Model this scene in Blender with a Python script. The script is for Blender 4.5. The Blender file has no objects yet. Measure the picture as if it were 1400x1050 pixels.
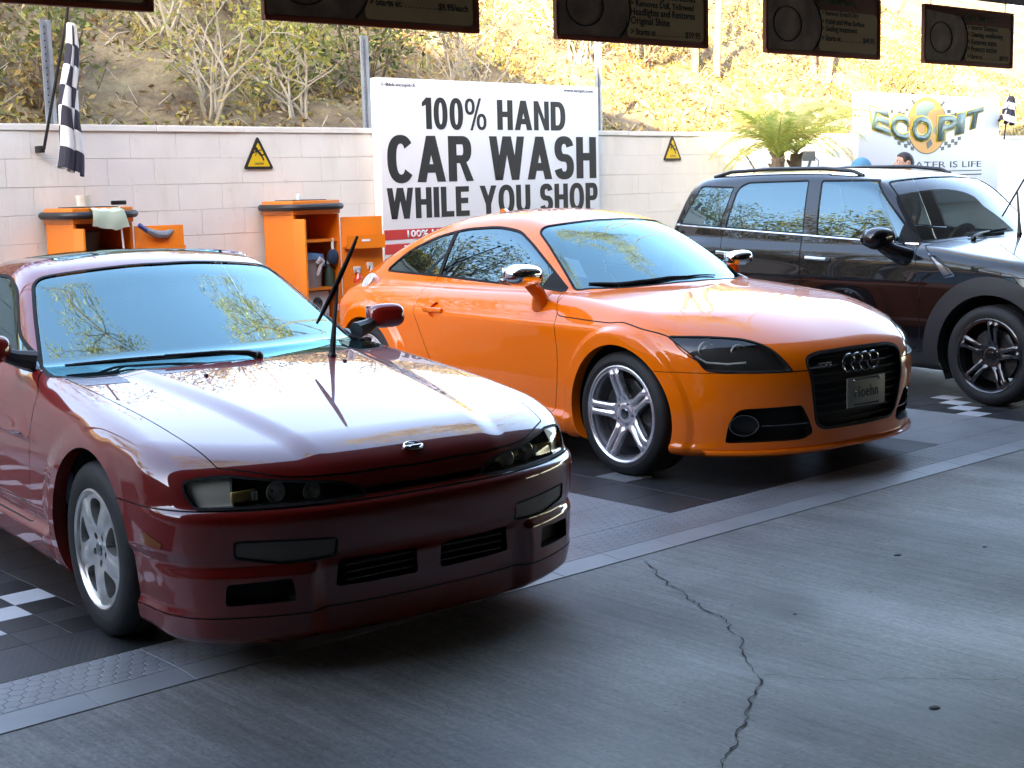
# A hand car wash under a building: a dark red coupe, an orange coupe and a black
# hatchback nose-out on tiled bays, a white block wall and a scrub slope behind.
# World: x along the kerb of the bays, y towards the wall, z up, metres.
import bpy, bmesh, math, random
import numpy as np
from mathutils import Matrix, Vector, Euler

random.seed(7); rng = np.random.default_rng(7)
for blk in (bpy.data.objects, bpy.data.meshes, bpy.data.materials):
    for b in list(blk):
        blk.remove(b)
scene = bpy.context.scene
COL = scene.collection

# ---------------------------------------------------------------- camera
CAM_H, CAM_F, CAM_PITCH, CAM_ROLL, CAM_YAW = 1.55544, 1950.63, 0.140804, -0.024529, 0.727090
cam_d = bpy.data.cameras.new('camera'); cam = bpy.data.objects.new('camera', cam_d); COL.objects.link(cam)
cp, sp, cr, sr = math.cos(CAM_PITCH), math.sin(CAM_PITCH), math.cos(CAM_ROLL), math.sin(CAM_ROLL)
Rz = Matrix.Rotation(-CAM_YAW, 3, 'Z')
rt, fw, up0 = Rz @ Vector((1, 0, 0)), Rz @ Vector((0, cp, -sp)), Rz @ Vector((0, sp, cp))
right, up = cr * rt + sr * up0, -sr * rt + cr * up0
cam.matrix_world = Matrix(((right.x, up.x, -fw.x, 0), (right.y, up.y, -fw.y, 0), (right.z, up.z, -fw.z, CAM_H), (0, 0, 0, 1)))
cam_d.sensor_width = 36.0; cam_d.lens = CAM_F / 1400 * 36.0
cam_d.clip_start = 0.05; cam_d.clip_end = 500
scene.camera = cam

# ---------------------------------------------------------------- sky, sun, exposure
SUN_DIR = Vector((0.80, 0.50, -0.384)).normalized()      # the way the light travels
SUN_EL = math.asin(-SUN_DIR.z); SUN_AZ = math.atan2(-SUN_DIR.x, -SUN_DIR.y)
world = bpy.data.worlds.new('World'); scene.world = world; world.use_nodes = True
wn = world.node_tree
sky = wn.nodes.new('ShaderNodeTexSky'); sky.sky_type = 'NISHITA'; sky.sun_disc = False
sky.sun_elevation = SUN_EL; sky.sun_rotation = SUN_AZ
sky.air_density = 1.0; sky.dust_density = 1.6; sky.ozone_density = 2.2
wn.nodes['Background'].inputs['Strength'].default_value = 0.15
wn.links.new(sky.outputs[0], wn.nodes['Background'].inputs['Color'])
sun_d = bpy.data.lights.new('sun', 'SUN'); sun_d.energy = 3.6; sun_d.angle = math.radians(0.5); sun_d.color = (1.0, 0.86, 0.64)
sun = bpy.data.objects.new('sun', sun_d); COL.objects.link(sun)
sun.rotation_euler = SUN_DIR.to_track_quat('-Z', 'Y').to_euler()
vs = scene.view_settings
vs.view_transform = 'Standard'; vs.look = 'None'; vs.gamma = 1.0; vs.use_curve_mapping = False
vs.exposure = 3.8
vs.use_white_balance = True; vs.white_balance_temperature = 8000; vs.white_balance_tint = 14
scene.cycles.max_bounces = 8; scene.cycles.transparent_max_bounces = 12
scene.cycles.use_denoising = True

# ----------------------------------------------------------------------------
# numeric helpers: smooth curves, implicit bodies, surface nets, mesh cutting
# ----------------------------------------------------------------------------
def curve(pts, sm=0.02, n=6000):
    """smooth 1-D function through pts (monotone cubic, lightly blurred)"""
    p = np.array(sorted(pts), float); x, y = p[:, 0], p[:, 1]
    h = np.diff(x); d = np.diff(y) / h
    m = np.zeros_like(x); m[0], m[-1] = d[0], d[-1]
    for i in range(1, len(x) - 1):
        if d[i - 1] * d[i] > 0:
            w1, w2 = 2 * h[i] + h[i - 1], h[i] + 2 * h[i - 1]
            m[i] = (w1 + w2) / (w1 / d[i - 1] + w2 / d[i])
    lo, hi = x[0] - 1.0, x[-1] + 1.0
    X = np.linspace(lo, hi, n); xc = np.clip(X, x[0], x[-1])
    k = np.clip(np.searchsorted(x, xc) - 1, 0, len(h) - 1)
    t = (xc - x[k]) / h[k]
    Y = ((1 + 2*t)*(1-t)**2*y[k] + t*(1-t)**2*h[k]*m[k] + t*t*(3-2*t)*y[k+1] + t*t*(t-1)*h[k]*m[k+1])
    Y = Y + np.where(X < x[0], (X - x[0]) * m[0], 0) + np.where(X > x[-1], (X - x[-1]) * m[-1], 0)
    if sm > 0:
        dx = X[1] - X[0]; r = int(3 * sm / dx) + 1
        g = np.exp(-0.5 * (np.arange(-r, r + 1) * dx / sm) ** 2); g /= g.sum()
        Y = np.convolve(np.pad(Y, r, mode='reflect', reflect_type='odd'), g, 'valid')
    return lambda v: np.interp(v, X, Y)

def smax(a, b, r):
    return np.maximum(a, b) + np.maximum(r - np.abs(a - b), 0) ** 2 / (4 * r)
def smin(a, b, r):
    return -smax(-a, -b, r)
def sstep(x, a, b):
    t = np.clip((x - a) / (b - a), 0, 1); return t * t * (3 - 2 * t)

def slopef(f, e=0.004):
    return lambda x: (f(x + e) - f(x - e)) / (2 * e)

def surface_nets(F, lo, hi, h, m=5):
    lo = np.array(lo, float); nb = np.ceil((np.array(hi) - lo) / (h * m)).astype(int); n = nb * m
    gi = np.stack(np.meshgrid(*[np.arange(k) for k in nb], indexing='ij'), -1)
    c = lo + (gi.reshape(-1, 3) + .5) * m * h
    v = F(c).reshape(nb); act = np.abs(v) < m * h * 1.25
    sgn = np.repeat(np.repeat(np.repeat(v, m, 0), m, 1), m, 2)
    D = np.ones(n + 1, np.float64); D[:-1, :-1, :-1] = np.sign(sgn) * 1.0
    D[-1] = 1; D[:, -1] = 1; D[:, :, -1] = 1
    mask = np.zeros(n + 1, bool); A = np.argwhere(act)
    for dx in range(m + 1):
        for dy in range(m + 1):
            for dz in range(m + 1):
                mask[A[:, 0]*m + dx, A[:, 1]*m + dy, A[:, 2]*m + dz] = True
    idx = np.argwhere(mask); D[mask] = F(lo + idx * h)
    ins = D < 0
    cs = sum(ins[a:n[0]+a, b:n[1]+b, e:n[2]+e].astype(np.int8) for a in (0, 1) for b in (0, 1) for e in (0, 1))
    cell = (cs > 0) & (cs < 8); cid = -np.ones(cell.shape, int); ci = np.argwhere(cell); cid[cell] = np.arange(len(ci))
    acc = np.zeros((len(ci), 3)); cnt = np.zeros(len(ci))
    corners = [(a, b, e) for a in (0, 1) for b in (0, 1) for e in (0, 1)]
    for a in corners:
        for ax in range(3):
            if a[ax] == 0:
                b = list(a); b[ax] = 1
                da = D[ci[:, 0]+a[0], ci[:, 1]+a[1], ci[:, 2]+a[2]]; db = D[ci[:, 0]+b[0], ci[:, 1]+b[1], ci[:, 2]+b[2]]
                x = (da < 0) != (db < 0); t = np.where(x, da / np.where(x, da - db, 1), 0)
                P = np.array(a, float)[None].repeat(len(ci), 0); P[:, ax] += t
                acc += np.where(x[:, None], P, 0); cnt += x
    V = lo + (ci + acc / cnt[:, None]) * h
    Q = []
    for ax in range(3):
        o = [k for k in range(3) if k != ax]
        sl0 = [slice(None)] * 3; sl1 = [slice(None)] * 3; sl0[ax] = slice(0, n[ax]); sl1[ax] = slice(1, n[ax] + 1)
        a_, b_ = ins[tuple(sl0)], ins[tuple(sl1)]
        e = np.argwhere(a_ != b_)
        ok = (e[:, o[0]] > 0) & (e[:, o[1]] > 0) & (e[:, o[0]] < n[o[0]]) & (e[:, o[1]] < n[o[1]])
        e = e[ok]; f = a_[tuple(e.T)]
        def at(d0, d1):
            q = e.copy(); q[:, o[0]] += d0; q[:, o[1]] += d1; return cid[tuple(q.T)]
        q = np.stack([at(-1, -1), at(0, -1), at(0, 0), at(-1, 0)], 1)
        flip = (~f) if ax != 1 else f
        q[flip] = q[flip][:, ::-1]; Q.append(q)
    return V, np.concatenate(Q)

def grad(F, V, e=0.0022):
    g = np.empty_like(V)
    for k in range(3):
        d = np.zeros(3); d[k] = e
        g[:, k] = (F(V + d) - F(V - d)) / (2 * e)
    return g

class Skin:
    """triangles of an implicit surface that can be cut along scalar fields"""
    def __init__(s, F, lo, hi, h, relax=2):
        V, Q = surface_nets(F, lo, hi, h); s.F = F; s.h = h
        for it in range(3):
            g = grad(F, V); V = V - (F(V) / np.maximum((g * g).sum(1), .05))[:, None] * g
        for it in range(relax):
            acc = np.zeros_like(V); c = np.zeros(len(V))
            for a in range(4):
                np.add.at(acc, Q[:, a], V[Q[:, (a+1) % 4]] + V[Q[:, (a+3) % 4]]); np.add.at(c, Q[:, a], 2)
            V = .5 * V + .5 * acc / np.maximum(c, 1)[:, None]
            for _ in range(2):
                g = grad(F, V); V = V - (F(V) / np.maximum((g * g).sum(1), .05))[:, None] * g
        d1 = ((V[Q[:, 0]] - V[Q[:, 2]]) ** 2).sum(1); d2 = ((V[Q[:, 1]] - V[Q[:, 3]]) ** 2).sum(1)
        T = np.where((d1 < d2)[:, None, None], np.stack([Q[:, [0, 1, 2]], Q[:, [0, 2, 3]]], 1), np.stack([Q[:, [0, 1, 3]], Q[:, [1, 2, 3]]], 1))
        s.V, s.T = V, T.reshape(-1, 3); s.tag = np.zeros(len(s.T), int); s.names = ['body']
    def cut(s, f):
        f = np.where(np.abs(f) < 2e-5, 2e-5, f)
        pos = f > 0; k = pos[s.T].sum(1); mix = (k == 1) | (k == 2)
        if not mix.any(): return
        M, km, tg = s.T[mix], k[mix], s.tag[mix]
        odd = np.argmax(pos[M] == (km == 1)[:, None], 1); r = np.arange(len(M))
        a, b, c = M[r, odd], M[r, (odd + 1) % 3], M[r, (odd + 2) % 3]
        e = np.concatenate([np.stack([a, b], 1), np.stack([a, c], 1)]); e.sort(1)
        u, inv = np.unique(e, axis=0, return_inverse=True); inv = inv.ravel()
        t = f[u[:, 0]] / (f[u[:, 0]] - f[u[:, 1]])
        nv = s.V[u[:, 0]] * (1 - t)[:, None] + s.V[u[:, 1]] * t[:, None]
        if s.F is not None:
            g = grad(s.F, nv); nv = nv - (s.F(nv) / np.maximum((g * g).sum(1), .05))[:, None] * g
        ab, ac = inv[:len(M)] + len(s.V), inv[len(M):] + len(s.V)
        s.V = np.concatenate([s.V, nv])
        s.T = np.concatenate([s.T[~mix], np.stack([a, ab, ac], 1), np.stack([ab, b, c], 1), np.stack([ab, c, ac], 1)])
        s.tag = np.concatenate([s.tag[~mix], tg, tg, tg])
    def mid(s): return s.V[s.T].mean(1)
    def region(s, name, fn, gap=0.0, seal=0.0, over=('body',)):
        """cut along fn==0 and give the inside its own tag; a panel gap or a rubber seal round it"""
        s.cut(fn(s.V))
        for w in (gap, -gap, seal):
            if w: s.cut(fn(s.V) - w)
        c = fn(s.mid()); ov = np.isin(s.tag, [s.names.index(o) for o in over if o in s.names])
        def put(nm, m):
            if nm not in s.names: s.names.append(nm)
            s.tag[m & ov] = s.names.index(nm)
        put(name, c < -gap if gap else c < 0)
        if gap: put('panel_gap', np.abs(c) < gap)
        if seal: put('window_seal', (c > 0) & (c < seal))
    def m(s, *names): return np.isin(s.tag, [s.names.index(n) for n in names if n in s.names])
    def normals(s, V): g = grad(s.F, V); return g / np.maximum(np.linalg.norm(g, axis=1), 1e-9)[:, None]
    def rim(s, mask, other=None):
        """edges between the triangles in mask and the rest (directed as in mask)"""
        def ed(T): return np.concatenate([T[:, [0, 1]], T[:, [1, 2]], T[:, [2, 0]]])
        A = ed(s.T[mask]); B = ed(s.T[~mask if other is None else other])
        n = len(s.V) + 1
        return A[np.isin(A[:, 0] * n + A[:, 1], B[:, 1] * n + B[:, 0])]

# ------------------------------------------------------------ 2-D outlines
def outline(pts, r=0.0, mirror=False):
    """closed polyline with rounded corners; a point may carry its own radius"""
    P = [(p[0], p[1], p[2] if len(p) > 2 else r) for p in pts]
    if mirror: P = P + [(p[0], -p[1], p[2]) for p in reversed(P) if abs(p[1]) > 1e-6]
    out = []; n = len(P)
    for i in range(n):
        p = np.array(P[i][:2]); a = np.array(P[i-1][:2]); b = np.array(P[(i+1) % n][:2]); rr = P[i][2]
        if rr <= 0: out.append(p); continue
        da, db = np.linalg.norm(a-p), np.linalg.norm(b-p); la, lb = min(rr, da*.5), min(rr, db*.5)
        p0, p1 = p + (a-p)/da*la, p + (b-p)/db*lb
        for t in np.linspace(0, 1, 7): out.append((1-t)**2*p0 + 2*t*(1-t)*p + t*t*p1)
    return np.array(out)

def sdf(poly, q, far=0.06):
    d = np.full(len(q), far); lo, hi = poly.min(0) - far, poly.max(0) + far
    w = np.where(((q > lo) & (q < hi)).all(1))[0]
    if not len(w): return d
    a, b = poly, np.roll(poly, -1, 0); out = []
    for ch in np.array_split(w, max(1, len(w) * len(poly) // 2000000)):
        p = q[ch][:, None]; e = (b - a)[None]; v = p - a[None]
        t = np.clip((v * e).sum(2) / np.maximum((e * e).sum(2), 1e-12), 0, 1)
        dist = np.sqrt((((v - e * t[..., None]) ** 2).sum(2)).min(1))
        y, ya, yb = p[:, :, 1], a[None, :, 1], b[None, :, 1]
        cr_ = ((ya > y) != (yb > y)) & (p[:, :, 0] < e[..., 0] * (y - ya) / np.where(yb == ya, 1e-12, yb - ya) + a[None, :, 0])
        out.append(np.where(cr_.sum(1) % 2 == 1, -dist, dist))
    d[w] = np.minimum(np.concatenate(out), far); return d

def side(poly, ymin=.4, zmin=-9):           # outline in (x, z), both flanks
    return lambda V: np.where((np.abs(V[:, 1]) > ymin) & (V[:, 2] > zmin), sdf(poly, V[:, [0, 2]]), .06)
def plan(poly, cond):                        # outline in (x, y)
    return lambda V: np.where(cond(V), sdf(poly, V[:, [0, 1]]), .06)
def face(poly, cond, absy=False):            # outline in (y, z)
    return lambda V: np.where(cond(V), sdf(poly, np.stack([np.abs(V[:, 1]) if absy else V[:, 1], V[:, 2]], 1)), .06)
def diag(poly, cond):                        # outline in ((|y|-x)/sqrt2, z): corners of the nose
    return lambda V: np.where(cond(V), sdf(poly, np.stack([(np.abs(V[:, 1]) - V[:, 0]) * .70711, V[:, 2]], 1)), .06)
def disc(x0, z0, r, ymin=.4):
    return lambda V: np.where(np.abs(V[:, 1]) > ymin, np.hypot(V[:, 0] - x0, V[:, 2] - z0) - r, .06)

# ------------------------------------------------------------ objects
def link(name, me, mat=None, parent=None):
    o = bpy.data.objects.new(name, me); COL.objects.link(o)
    if mat is not None and me is not None: me.materials.append(mat)
    if parent is not None: o.parent = parent
    return o
def tag(o, label=None, cat=None, group=None, kind=None):
    if label: o['label'] = label
    if cat: o['category'] = cat
    if group: o['group'] = group
    if kind: o['kind'] = kind
    return o
def thing(name, label, cat, loc=(0, 0, 0), rz=0.0, group=None):
    o = bpy.data.objects.new(name, None); COL.objects.link(o); o.empty_display_size = .1
    o.location = loc; o.rotation_euler = (0, 0, rz); return tag(o, label, cat, group)

def mesh_np(name, V, T, N=None, smooth=True, angle=None):
    me = bpy.data.meshes.new(name); nv, nt = len(V), len(T); k = T.shape[1]
    me.vertices.add(nv); me.vertices.foreach_set('co', np.ascontiguousarray(V, np.float32).ravel())
    me.loops.add(nt * k); me.loops.foreach_set('vertex_index', np.ascontiguousarray(T, np.int32).ravel())
    me.polygons.add(nt); me.polygons.foreach_set('loop_start', np.arange(0, nt * k, k, dtype=np.int32))
    me.update(calc_edges=True); me.validate()
    me.polygons.foreach_set('use_smooth', np.full(len(me.polygons), smooth))
    if N is not None and len(me.vertices) == nv: me.normals_split_custom_set_from_vertices(np.ascontiguousarray(N, np.float32))
    elif angle: me.set_sharp_from_angle(angle=angle)
    return me

def islands(E, n):
    """a label per vertex: which connected piece it belongs to"""
    lab = np.arange(n); a, b = E[:, 0], E[:, 1]
    while True:
        m = np.minimum(lab[a], lab[b]); new = lab.copy(); np.minimum.at(new, a, m); np.minimum.at(new, b, m); new = new[new]
        if (new == lab).all(): return lab
        lab = new
def skin_pieces(s, mask, name, mat, parent, inset=0.0, vec=None, least=6):
    """like skin_part, each separate piece an object of its own"""
    T = s.T[mask]
    if not len(T): return []
    lab = islands(np.concatenate([T[:, :2], T[:, 1:]]), len(s.V))[T[:, 0]]; idx = np.where(mask)[0]; out = []
    for k in np.unique(lab):
        q = idx[lab == k]
        if len(q) >= least:
            m_ = np.zeros(len(s.T), bool); m_[q] = True; out.append(skin_part(s, m_, name, mat, parent, inset, vec))
    return out
def skin_part(s, mask, name, mat, parent, inset=0.0, vec=None):
    T = s.T[mask]
    if not len(T): return None
    u, inv = np.unique(T, return_inverse=True); V = s.V[u]; N = s.normals(V)
    if inset: V = V - N * inset
    if vec is not None: V = V + np.array(vec)
    return link(name, mesh_np(name, V, inv.reshape(-1, 3), N), mat, parent)

def ribbon(s, edges, off, name, mat, parent):
    """a strip from boundary edges to the same edges moved by off(V, N)"""
    if not len(edges): return None
    lab = islands(edges, len(s.V))[edges[:, 0]]
    if len(np.unique(lab)) > 1:
        return [ribbon(s, edges[lab == k], off, name, mat, parent) for k in np.unique(lab) if (lab == k).sum() > 5]
    u, inv = np.unique(edges, return_inverse=True); e = inv.reshape(-1, 2); V = s.V[u]; N = s.normals(V)
    V2 = V + off(V, N); n = len(u)
    Q = np.stack([e[:, 0], e[:, 1], e[:, 1] + n, e[:, 0] + n], 1)
    return link(name, mesh_np(name, np.concatenate([V, V2]), Q, None, True, .7), mat, parent)

class MB:
    """collects simple shapes and links them as one mesh"""
    def __init__(s): s.v, s.f = [], []
    def add(s, V, Fc, M=None):
        o = len(s.v)
        if M is not None: V = [tuple(M @ Vector(p)) for p in V]
        s.v += [tuple(map(float, p)) for p in V]; s.f += [tuple(i + o for i in f) for f in Fc]; return s
    def box(s, c, d, M=None, bev=0.0):
        x, y, z = [k / 2 for k in d]
        if bev:
            bm = bmesh.new(); bmesh.ops.create_cube(bm, size=1); bmesh.ops.scale(bm, vec=d, verts=bm.verts)
            bmesh.ops.bevel(bm, geom=bm.edges[:], offset=bev, segments=2, affect='EDGES', profile=.5)
            bm.verts.index_update(); V = [tuple(v.co + Vector(c)) for v in bm.verts]; Fc = [tuple(v.index for v in f.verts) for f in bm.faces]; bm.free()
            return s.add(V, Fc, M)
        V = [(c[0] + i*x, c[1] + j*y, c[2] + k*z) for i in (-1, 1) for j in (-1, 1) for k in (-1, 1)]
        return s.add(V, [(0, 1, 3, 2), (4, 6, 7, 5), (0, 4, 5, 1), (2, 3, 7, 6), (0, 2, 6, 4), (1, 5, 7, 3)], M)
    def tube(s, path, r, n=10, cap=True, M=None):
        P = [Vector(p) for p in path]; V = []; Fc = []; R_ = r if hasattr(r, '__len__') else [r] * len(P)
        ref = Vector((0, 0, 1)); prev = None
        for i, p in enumerate(P):
            t = (P[min(i+1, len(P)-1)] - P[max(i-1, 0)]).normalized()
            if prev is None:
                a = t.cross(ref); a = a if a.length > 1e-3 else t.cross(Vector((1, 0, 0)))
            else: a = prev - t * prev.dot(t)
            a.normalize(); prev = a; b = t.cross(a)
            for k in range(n):
                q = 2 * math.pi * k / n; V.append(tuple(p + (a * math.cos(q) + b * math.sin(q)) * R_[i]))
        for i in range(len(P) - 1):
            for k in range(n):
                Fc.append((i*n + k, i*n + (k+1) % n, (i+1)*n + (k+1) % n, (i+1)*n + k))
        if cap: Fc += [tuple(range(n))[::-1], tuple((len(P)-1)*n + k for k in range(n))]
        return s.add(V, Fc, M)
    def lathe(s, prof, n=32, M=None, closed=False):
        """profile of (radius, height) turned about z"""
        V = []; Fc = []; m_ = len(prof)
        for r, h in prof:
            for k in range(n):
                q = 2 * math.pi * k / n; V.append((r * math.cos(q), r * math.sin(q), h))
        for i in range(m_ if closed else m_ - 1):
            j = (i + 1) % m_
            for k in range(n): Fc.append((i*n + k, i*n + (k+1) % n, j*n + (k+1) % n, j*n + k))
        return s.add(V, Fc, M)
    def prism(s, poly, y0, y1, M=None):
        """polygon in (x, z) with thickness along y"""
        n = len(poly); V = [(p[0], y0, p[1]) for p in poly] + [(p[0], y1, p[1]) for p in poly]
        return s.add(V, [tuple(range(n)), tuple(range(2*n - 1, n - 1, -1))] + [(i, n + i, n + (i+1) % n, (i+1) % n) for i in range(n)], M)
    def ball(s, c, r, n=12, M=None):
        rr = r if hasattr(r, '__len__') else (r, r, r); V = []; Fc = []
        for i in range(n + 1):
            a = math.pi * i / n
            for k in range(2*n):
                b = math.pi * k / n; V.append((c[0] + rr[0]*math.sin(a)*math.cos(b), c[1] + rr[1]*math.sin(a)*math.sin(b), c[2] + rr[2]*math.cos(a)))
        for i in range(n):
            for k in range(2*n): Fc.append((i*2*n + k, (i+1)*2*n + k, (i+1)*2*n + (k+1) % (2*n), i*2*n + (k+1) % (2*n)))
        return s.add(V, Fc, M)
    def mesh(s, name, smooth=True, angle=.6):
        bm = bmesh.new(); vs_ = [bm.verts.new(p) for p in s.v]
        for f in s.f:
            try: bm.faces.new([vs_[i] for i in f])
            except ValueError: pass
        bmesh.ops.remove_doubles(bm, verts=bm.verts, dist=1e-5); bmesh.ops.recalc_face_normals(bm, faces=bm.faces)
        me = bpy.data.meshes.new(name); bm.to_mesh(me); bm.free()
        if smooth:
            me.polygons.foreach_set('use_smooth', [True] * len(me.polygons)); me.set_sharp_from_angle(angle=angle)
        return me
    def build(s, name, mat, parent=None, smooth=True, angle=.6):
        return link(name, s.mesh(name, smooth, angle), mat, parent)
# ------------------------------------------------------------ materials
def mat(name, col, rough=.5, metal=0.0, coat=0.0, spec=.5, var=0.0, vscale=6.0, bump=0.0, bscale=40.0, coat_rough=.02, coat_ior=1.5, two=False, trans=0.0, sss=None, emit=None):
    m = bpy.data.materials.new(name); m.use_nodes = True; t = m.node_tree; b = t.nodes['Principled BSDF']
    b.inputs['Base Color'].default_value = (*col, 1); b.inputs['Roughness'].default_value = rough
    b.inputs['Metallic'].default_value = metal; b.inputs['Coat Weight'].default_value = coat
    b.inputs['Coat Roughness'].default_value = coat_rough; b.inputs['Coat IOR'].default_value = coat_ior; b.inputs['Specular IOR Level'].default_value = spec
    if trans: b.inputs['Transmission Weight'].default_value = trans
    tc = t.nodes.new('ShaderNodeTexCoord'); geo_ = t.nodes.new('ShaderNodeNewGeometry')
    if var:
        n = t.nodes.new('ShaderNodeTexNoise'); n.inputs['Scale'].default_value = vscale; n.inputs['Detail'].default_value = 6
        t.links.new(geo_.outputs['Position'], n.inputs['Vector'])
        r = t.nodes.new('ShaderNodeValToRGB'); r.color_ramp.elements[0].position = .3; r.color_ramp.elements[1].position = .72
        r.color_ramp.elements[0].color = (*[c * (1 - var) for c in col], 1); r.color_ramp.elements[1].color = (*[min(1, c * (1 + var)) for c in col], 1)
        t.links.new(n.outputs['Fac'], r.inputs['Fac']); t.links.new(r.outputs['Color'], b.inputs['Base Color'])
    if bump:
        n2 = t.nodes.new('ShaderNodeTexNoise'); n2.inputs['Scale'].default_value = bscale; n2.inputs['Detail'].default_value = 5
        t.links.new(tc.outputs['Object'], n2.inputs['Vector'])
        bp_ = t.nodes.new('ShaderNodeBump'); bp_.inputs['Strength'].default_value = bump; bp_.inputs['Distance'].default_value = .01
        t.links.new(n2.outputs['Fac'], bp_.inputs['Height']); t.links.new(bp_.outputs['Normal'], b.inputs['Normal'])
    if two:      # the inside of a painted shell is lined in dark cloth
        g = t.nodes.new('ShaderNodeNewGeometry'); d = t.nodes.new('ShaderNodeBsdfDiffuse'); d.inputs['Color'].default_value = (.02, .02, .022, 1)
        x = t.nodes.new('ShaderNodeMixShader'); out = t.nodes['Material Output']
        t.links.new(g.outputs['Backfacing'], x.inputs['Fac']); t.links.new(b.outputs[0], x.inputs[1]); t.links.new(d.outputs[0], x.inputs[2]); t.links.new(x.outputs[0], out.inputs['Surface'])
    if emit: b.inputs['Emission Color'].default_value = (*emit[:3], 1); b.inputs['Emission Strength'].default_value = emit[3]
    return m

def grime(m, vec, lo, hi, dark, seed=0.0):
    """multiply the colour by soft world-space dirt"""
    t = m.node_tree; b = t.nodes['Principled BSDF']; L = t.links.new; g = t.nodes.new('ShaderNodeNewGeometry')
    mp = t.nodes.new('ShaderNodeMapping'); mp.inputs['Scale'].default_value = vec; mp.inputs['Location'].default_value = (seed, seed, seed); L(g.outputs['Position'], mp.inputs['Vector'])
    n = t.nodes.new('ShaderNodeTexNoise'); n.inputs['Scale'].default_value = 1; n.inputs['Detail'].default_value = 9; n.inputs['Roughness'].default_value = .68; L(mp.outputs[0], n.inputs['Vector'])
    r = t.nodes.new('ShaderNodeValToRGB'); r.color_ramp.elements[0].position = lo; r.color_ramp.elements[1].position = hi; r.color_ramp.elements[0].color = (1, 1, 1, 1); r.color_ramp.elements[1].color = (*dark, 1); L(n.outputs['Fac'], r.inputs[0])
    x = t.nodes.new('ShaderNodeMix'); x.data_type = 'RGBA'; x.blend_type = 'MULTIPLY'; x.inputs['Factor'].default_value = 1
    k = b.inputs['Base Color']
    if k.links: L(k.links[0].from_socket, x.inputs[6])
    else: x.inputs[6].default_value = k.default_value
    L(r.outputs[0], x.inputs[7]); L(x.outputs[2], k)
    return m

def glass_mat(name, tint, ior=1.75, rough=0.0, refl=(1, 1, 1)):
    m = bpy.data.materials.new(name); m.use_nodes = True; t = m.node_tree; t.nodes.remove(t.nodes['Principled BSDF'])
    tr = t.nodes.new('ShaderNodeBsdfTransparent'); tr.inputs['Color'].default_value = (*tint, 1)
    gl = t.nodes.new('ShaderNodeBsdfGlossy'); gl.inputs['Roughness'].default_value = rough; gl.inputs['Color'].default_value = (*refl, 1)
    fr = t.nodes.new('ShaderNodeFresnel'); fr.inputs['IOR'].default_value = ior
    mx = t.nodes.new('ShaderNodeMixShader'); o = t.nodes['Material Output']
    g = t.nodes.new('ShaderNodeNewGeometry'); iv = t.nodes.new('ShaderNodeMath'); iv.operation = 'SUBTRACT'; iv.inputs[0].default_value = 1
    mu = t.nodes.new('ShaderNodeMath'); mu.operation = 'MULTIPLY'
    t.links.new(g.outputs['Backfacing'], iv.inputs[1]); t.links.new(fr.outputs[0], mu.inputs[0]); t.links.new(iv.outputs[0], mu.inputs[1])
    t.links.new(mu.outputs[0], mx.inputs[0]); t.links.new(tr.outputs[0], mx.inputs[1]); t.links.new(gl.outputs[0], mx.inputs[2]); t.links.new(mx.outputs[0], o.inputs['Surface'])
    return m

RED = mat('red_paint', (.18, .006, .003), .45, .0, 1.0, .08, coat_ior=1.75, two=True)
ORANGE = mat('orange_paint', (.80, .140, .002), .45, .0, 1.0, .08, coat_ior=1.55, two=True)
BLACKP = mat('black_paint', (.002, .002, .003), .35, 0, 1.0, .1, coat_ior=1.5, two=True)
RUBBER = mat('black_rubber', (.005, .005, .005), .75, spec=.3)
TYRE = mat('tyre_rubber', (.0045, .0045, .0045), .7, bump=.15, bscale=90)
grime(TYRE, (3, 3, 9), .45, .7, (1.8, 1.7, 1.6))
PLASTIC = mat('black_plastic', (.006, .006, .006), .42)
TRIM = mat('matt_black_trim', (.011, .011, .012), .55, bump=.1, bscale=300)
GAP = mat('panel_gap_dark', (.004, .004, .004), .8)
LINER = mat('wheel_well_liner', (.008, .008, .008), .9)
ALLOY = mat('silver_alloy', (.62, .61, .58), .28, .85, var=.06, vscale=30)
ALLOY2 = mat('polished_alloy', (.78, .79, .82), .27, .9)
BRAKE = mat('brake_metal', (.05, .047, .045), .5, .8, var=.3, vscale=40)
BLACKAL = mat('black_alloy', (.012, .012, .013), .16, .2, 1.0)
CHROME = mat('chrome', (.78, .79, .80), .06, 1.0)
DKCHROME = mat('dark_chrome', (.25, .25, .26), .15, 1.0)
WINDSCREEN = glass_mat('windscreen_glass', (.26, .34, .36), 2.7, 0.02, (.58, .95, 1.0))
TINTED = glass_mat('tinted_glass', (.09, .12, .13), 2.4, 0.0, (.62, .92, 1.0))
LAMPGLASS = glass_mat('lamp_glass', (.85, .85, .83), 1.45)
LAMPIN = mat('lamp_housing', (.035, .033, .032), .3)
REFLECT = mat('lamp_reflector', (.75, .73, .70), .25, .45)
AMBER = mat('amber_lens', (.20, .055, .006), .15, coat=1)
FOGLENS = mat('grey_lens', (.13, .105, .085), .35, coat=.15)
REDLENS = mat('red_lens', (.25, .008, .006), .1, coat=1)
SEAT = mat('seat_cloth', (.03, .03, .033), .85, bump=.2, bscale=200)
BEIGE = mat('grey_leather', (.10, .095, .088), .6)
DASH = mat('dashboard', (.02, .02, .021), .6)
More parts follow.
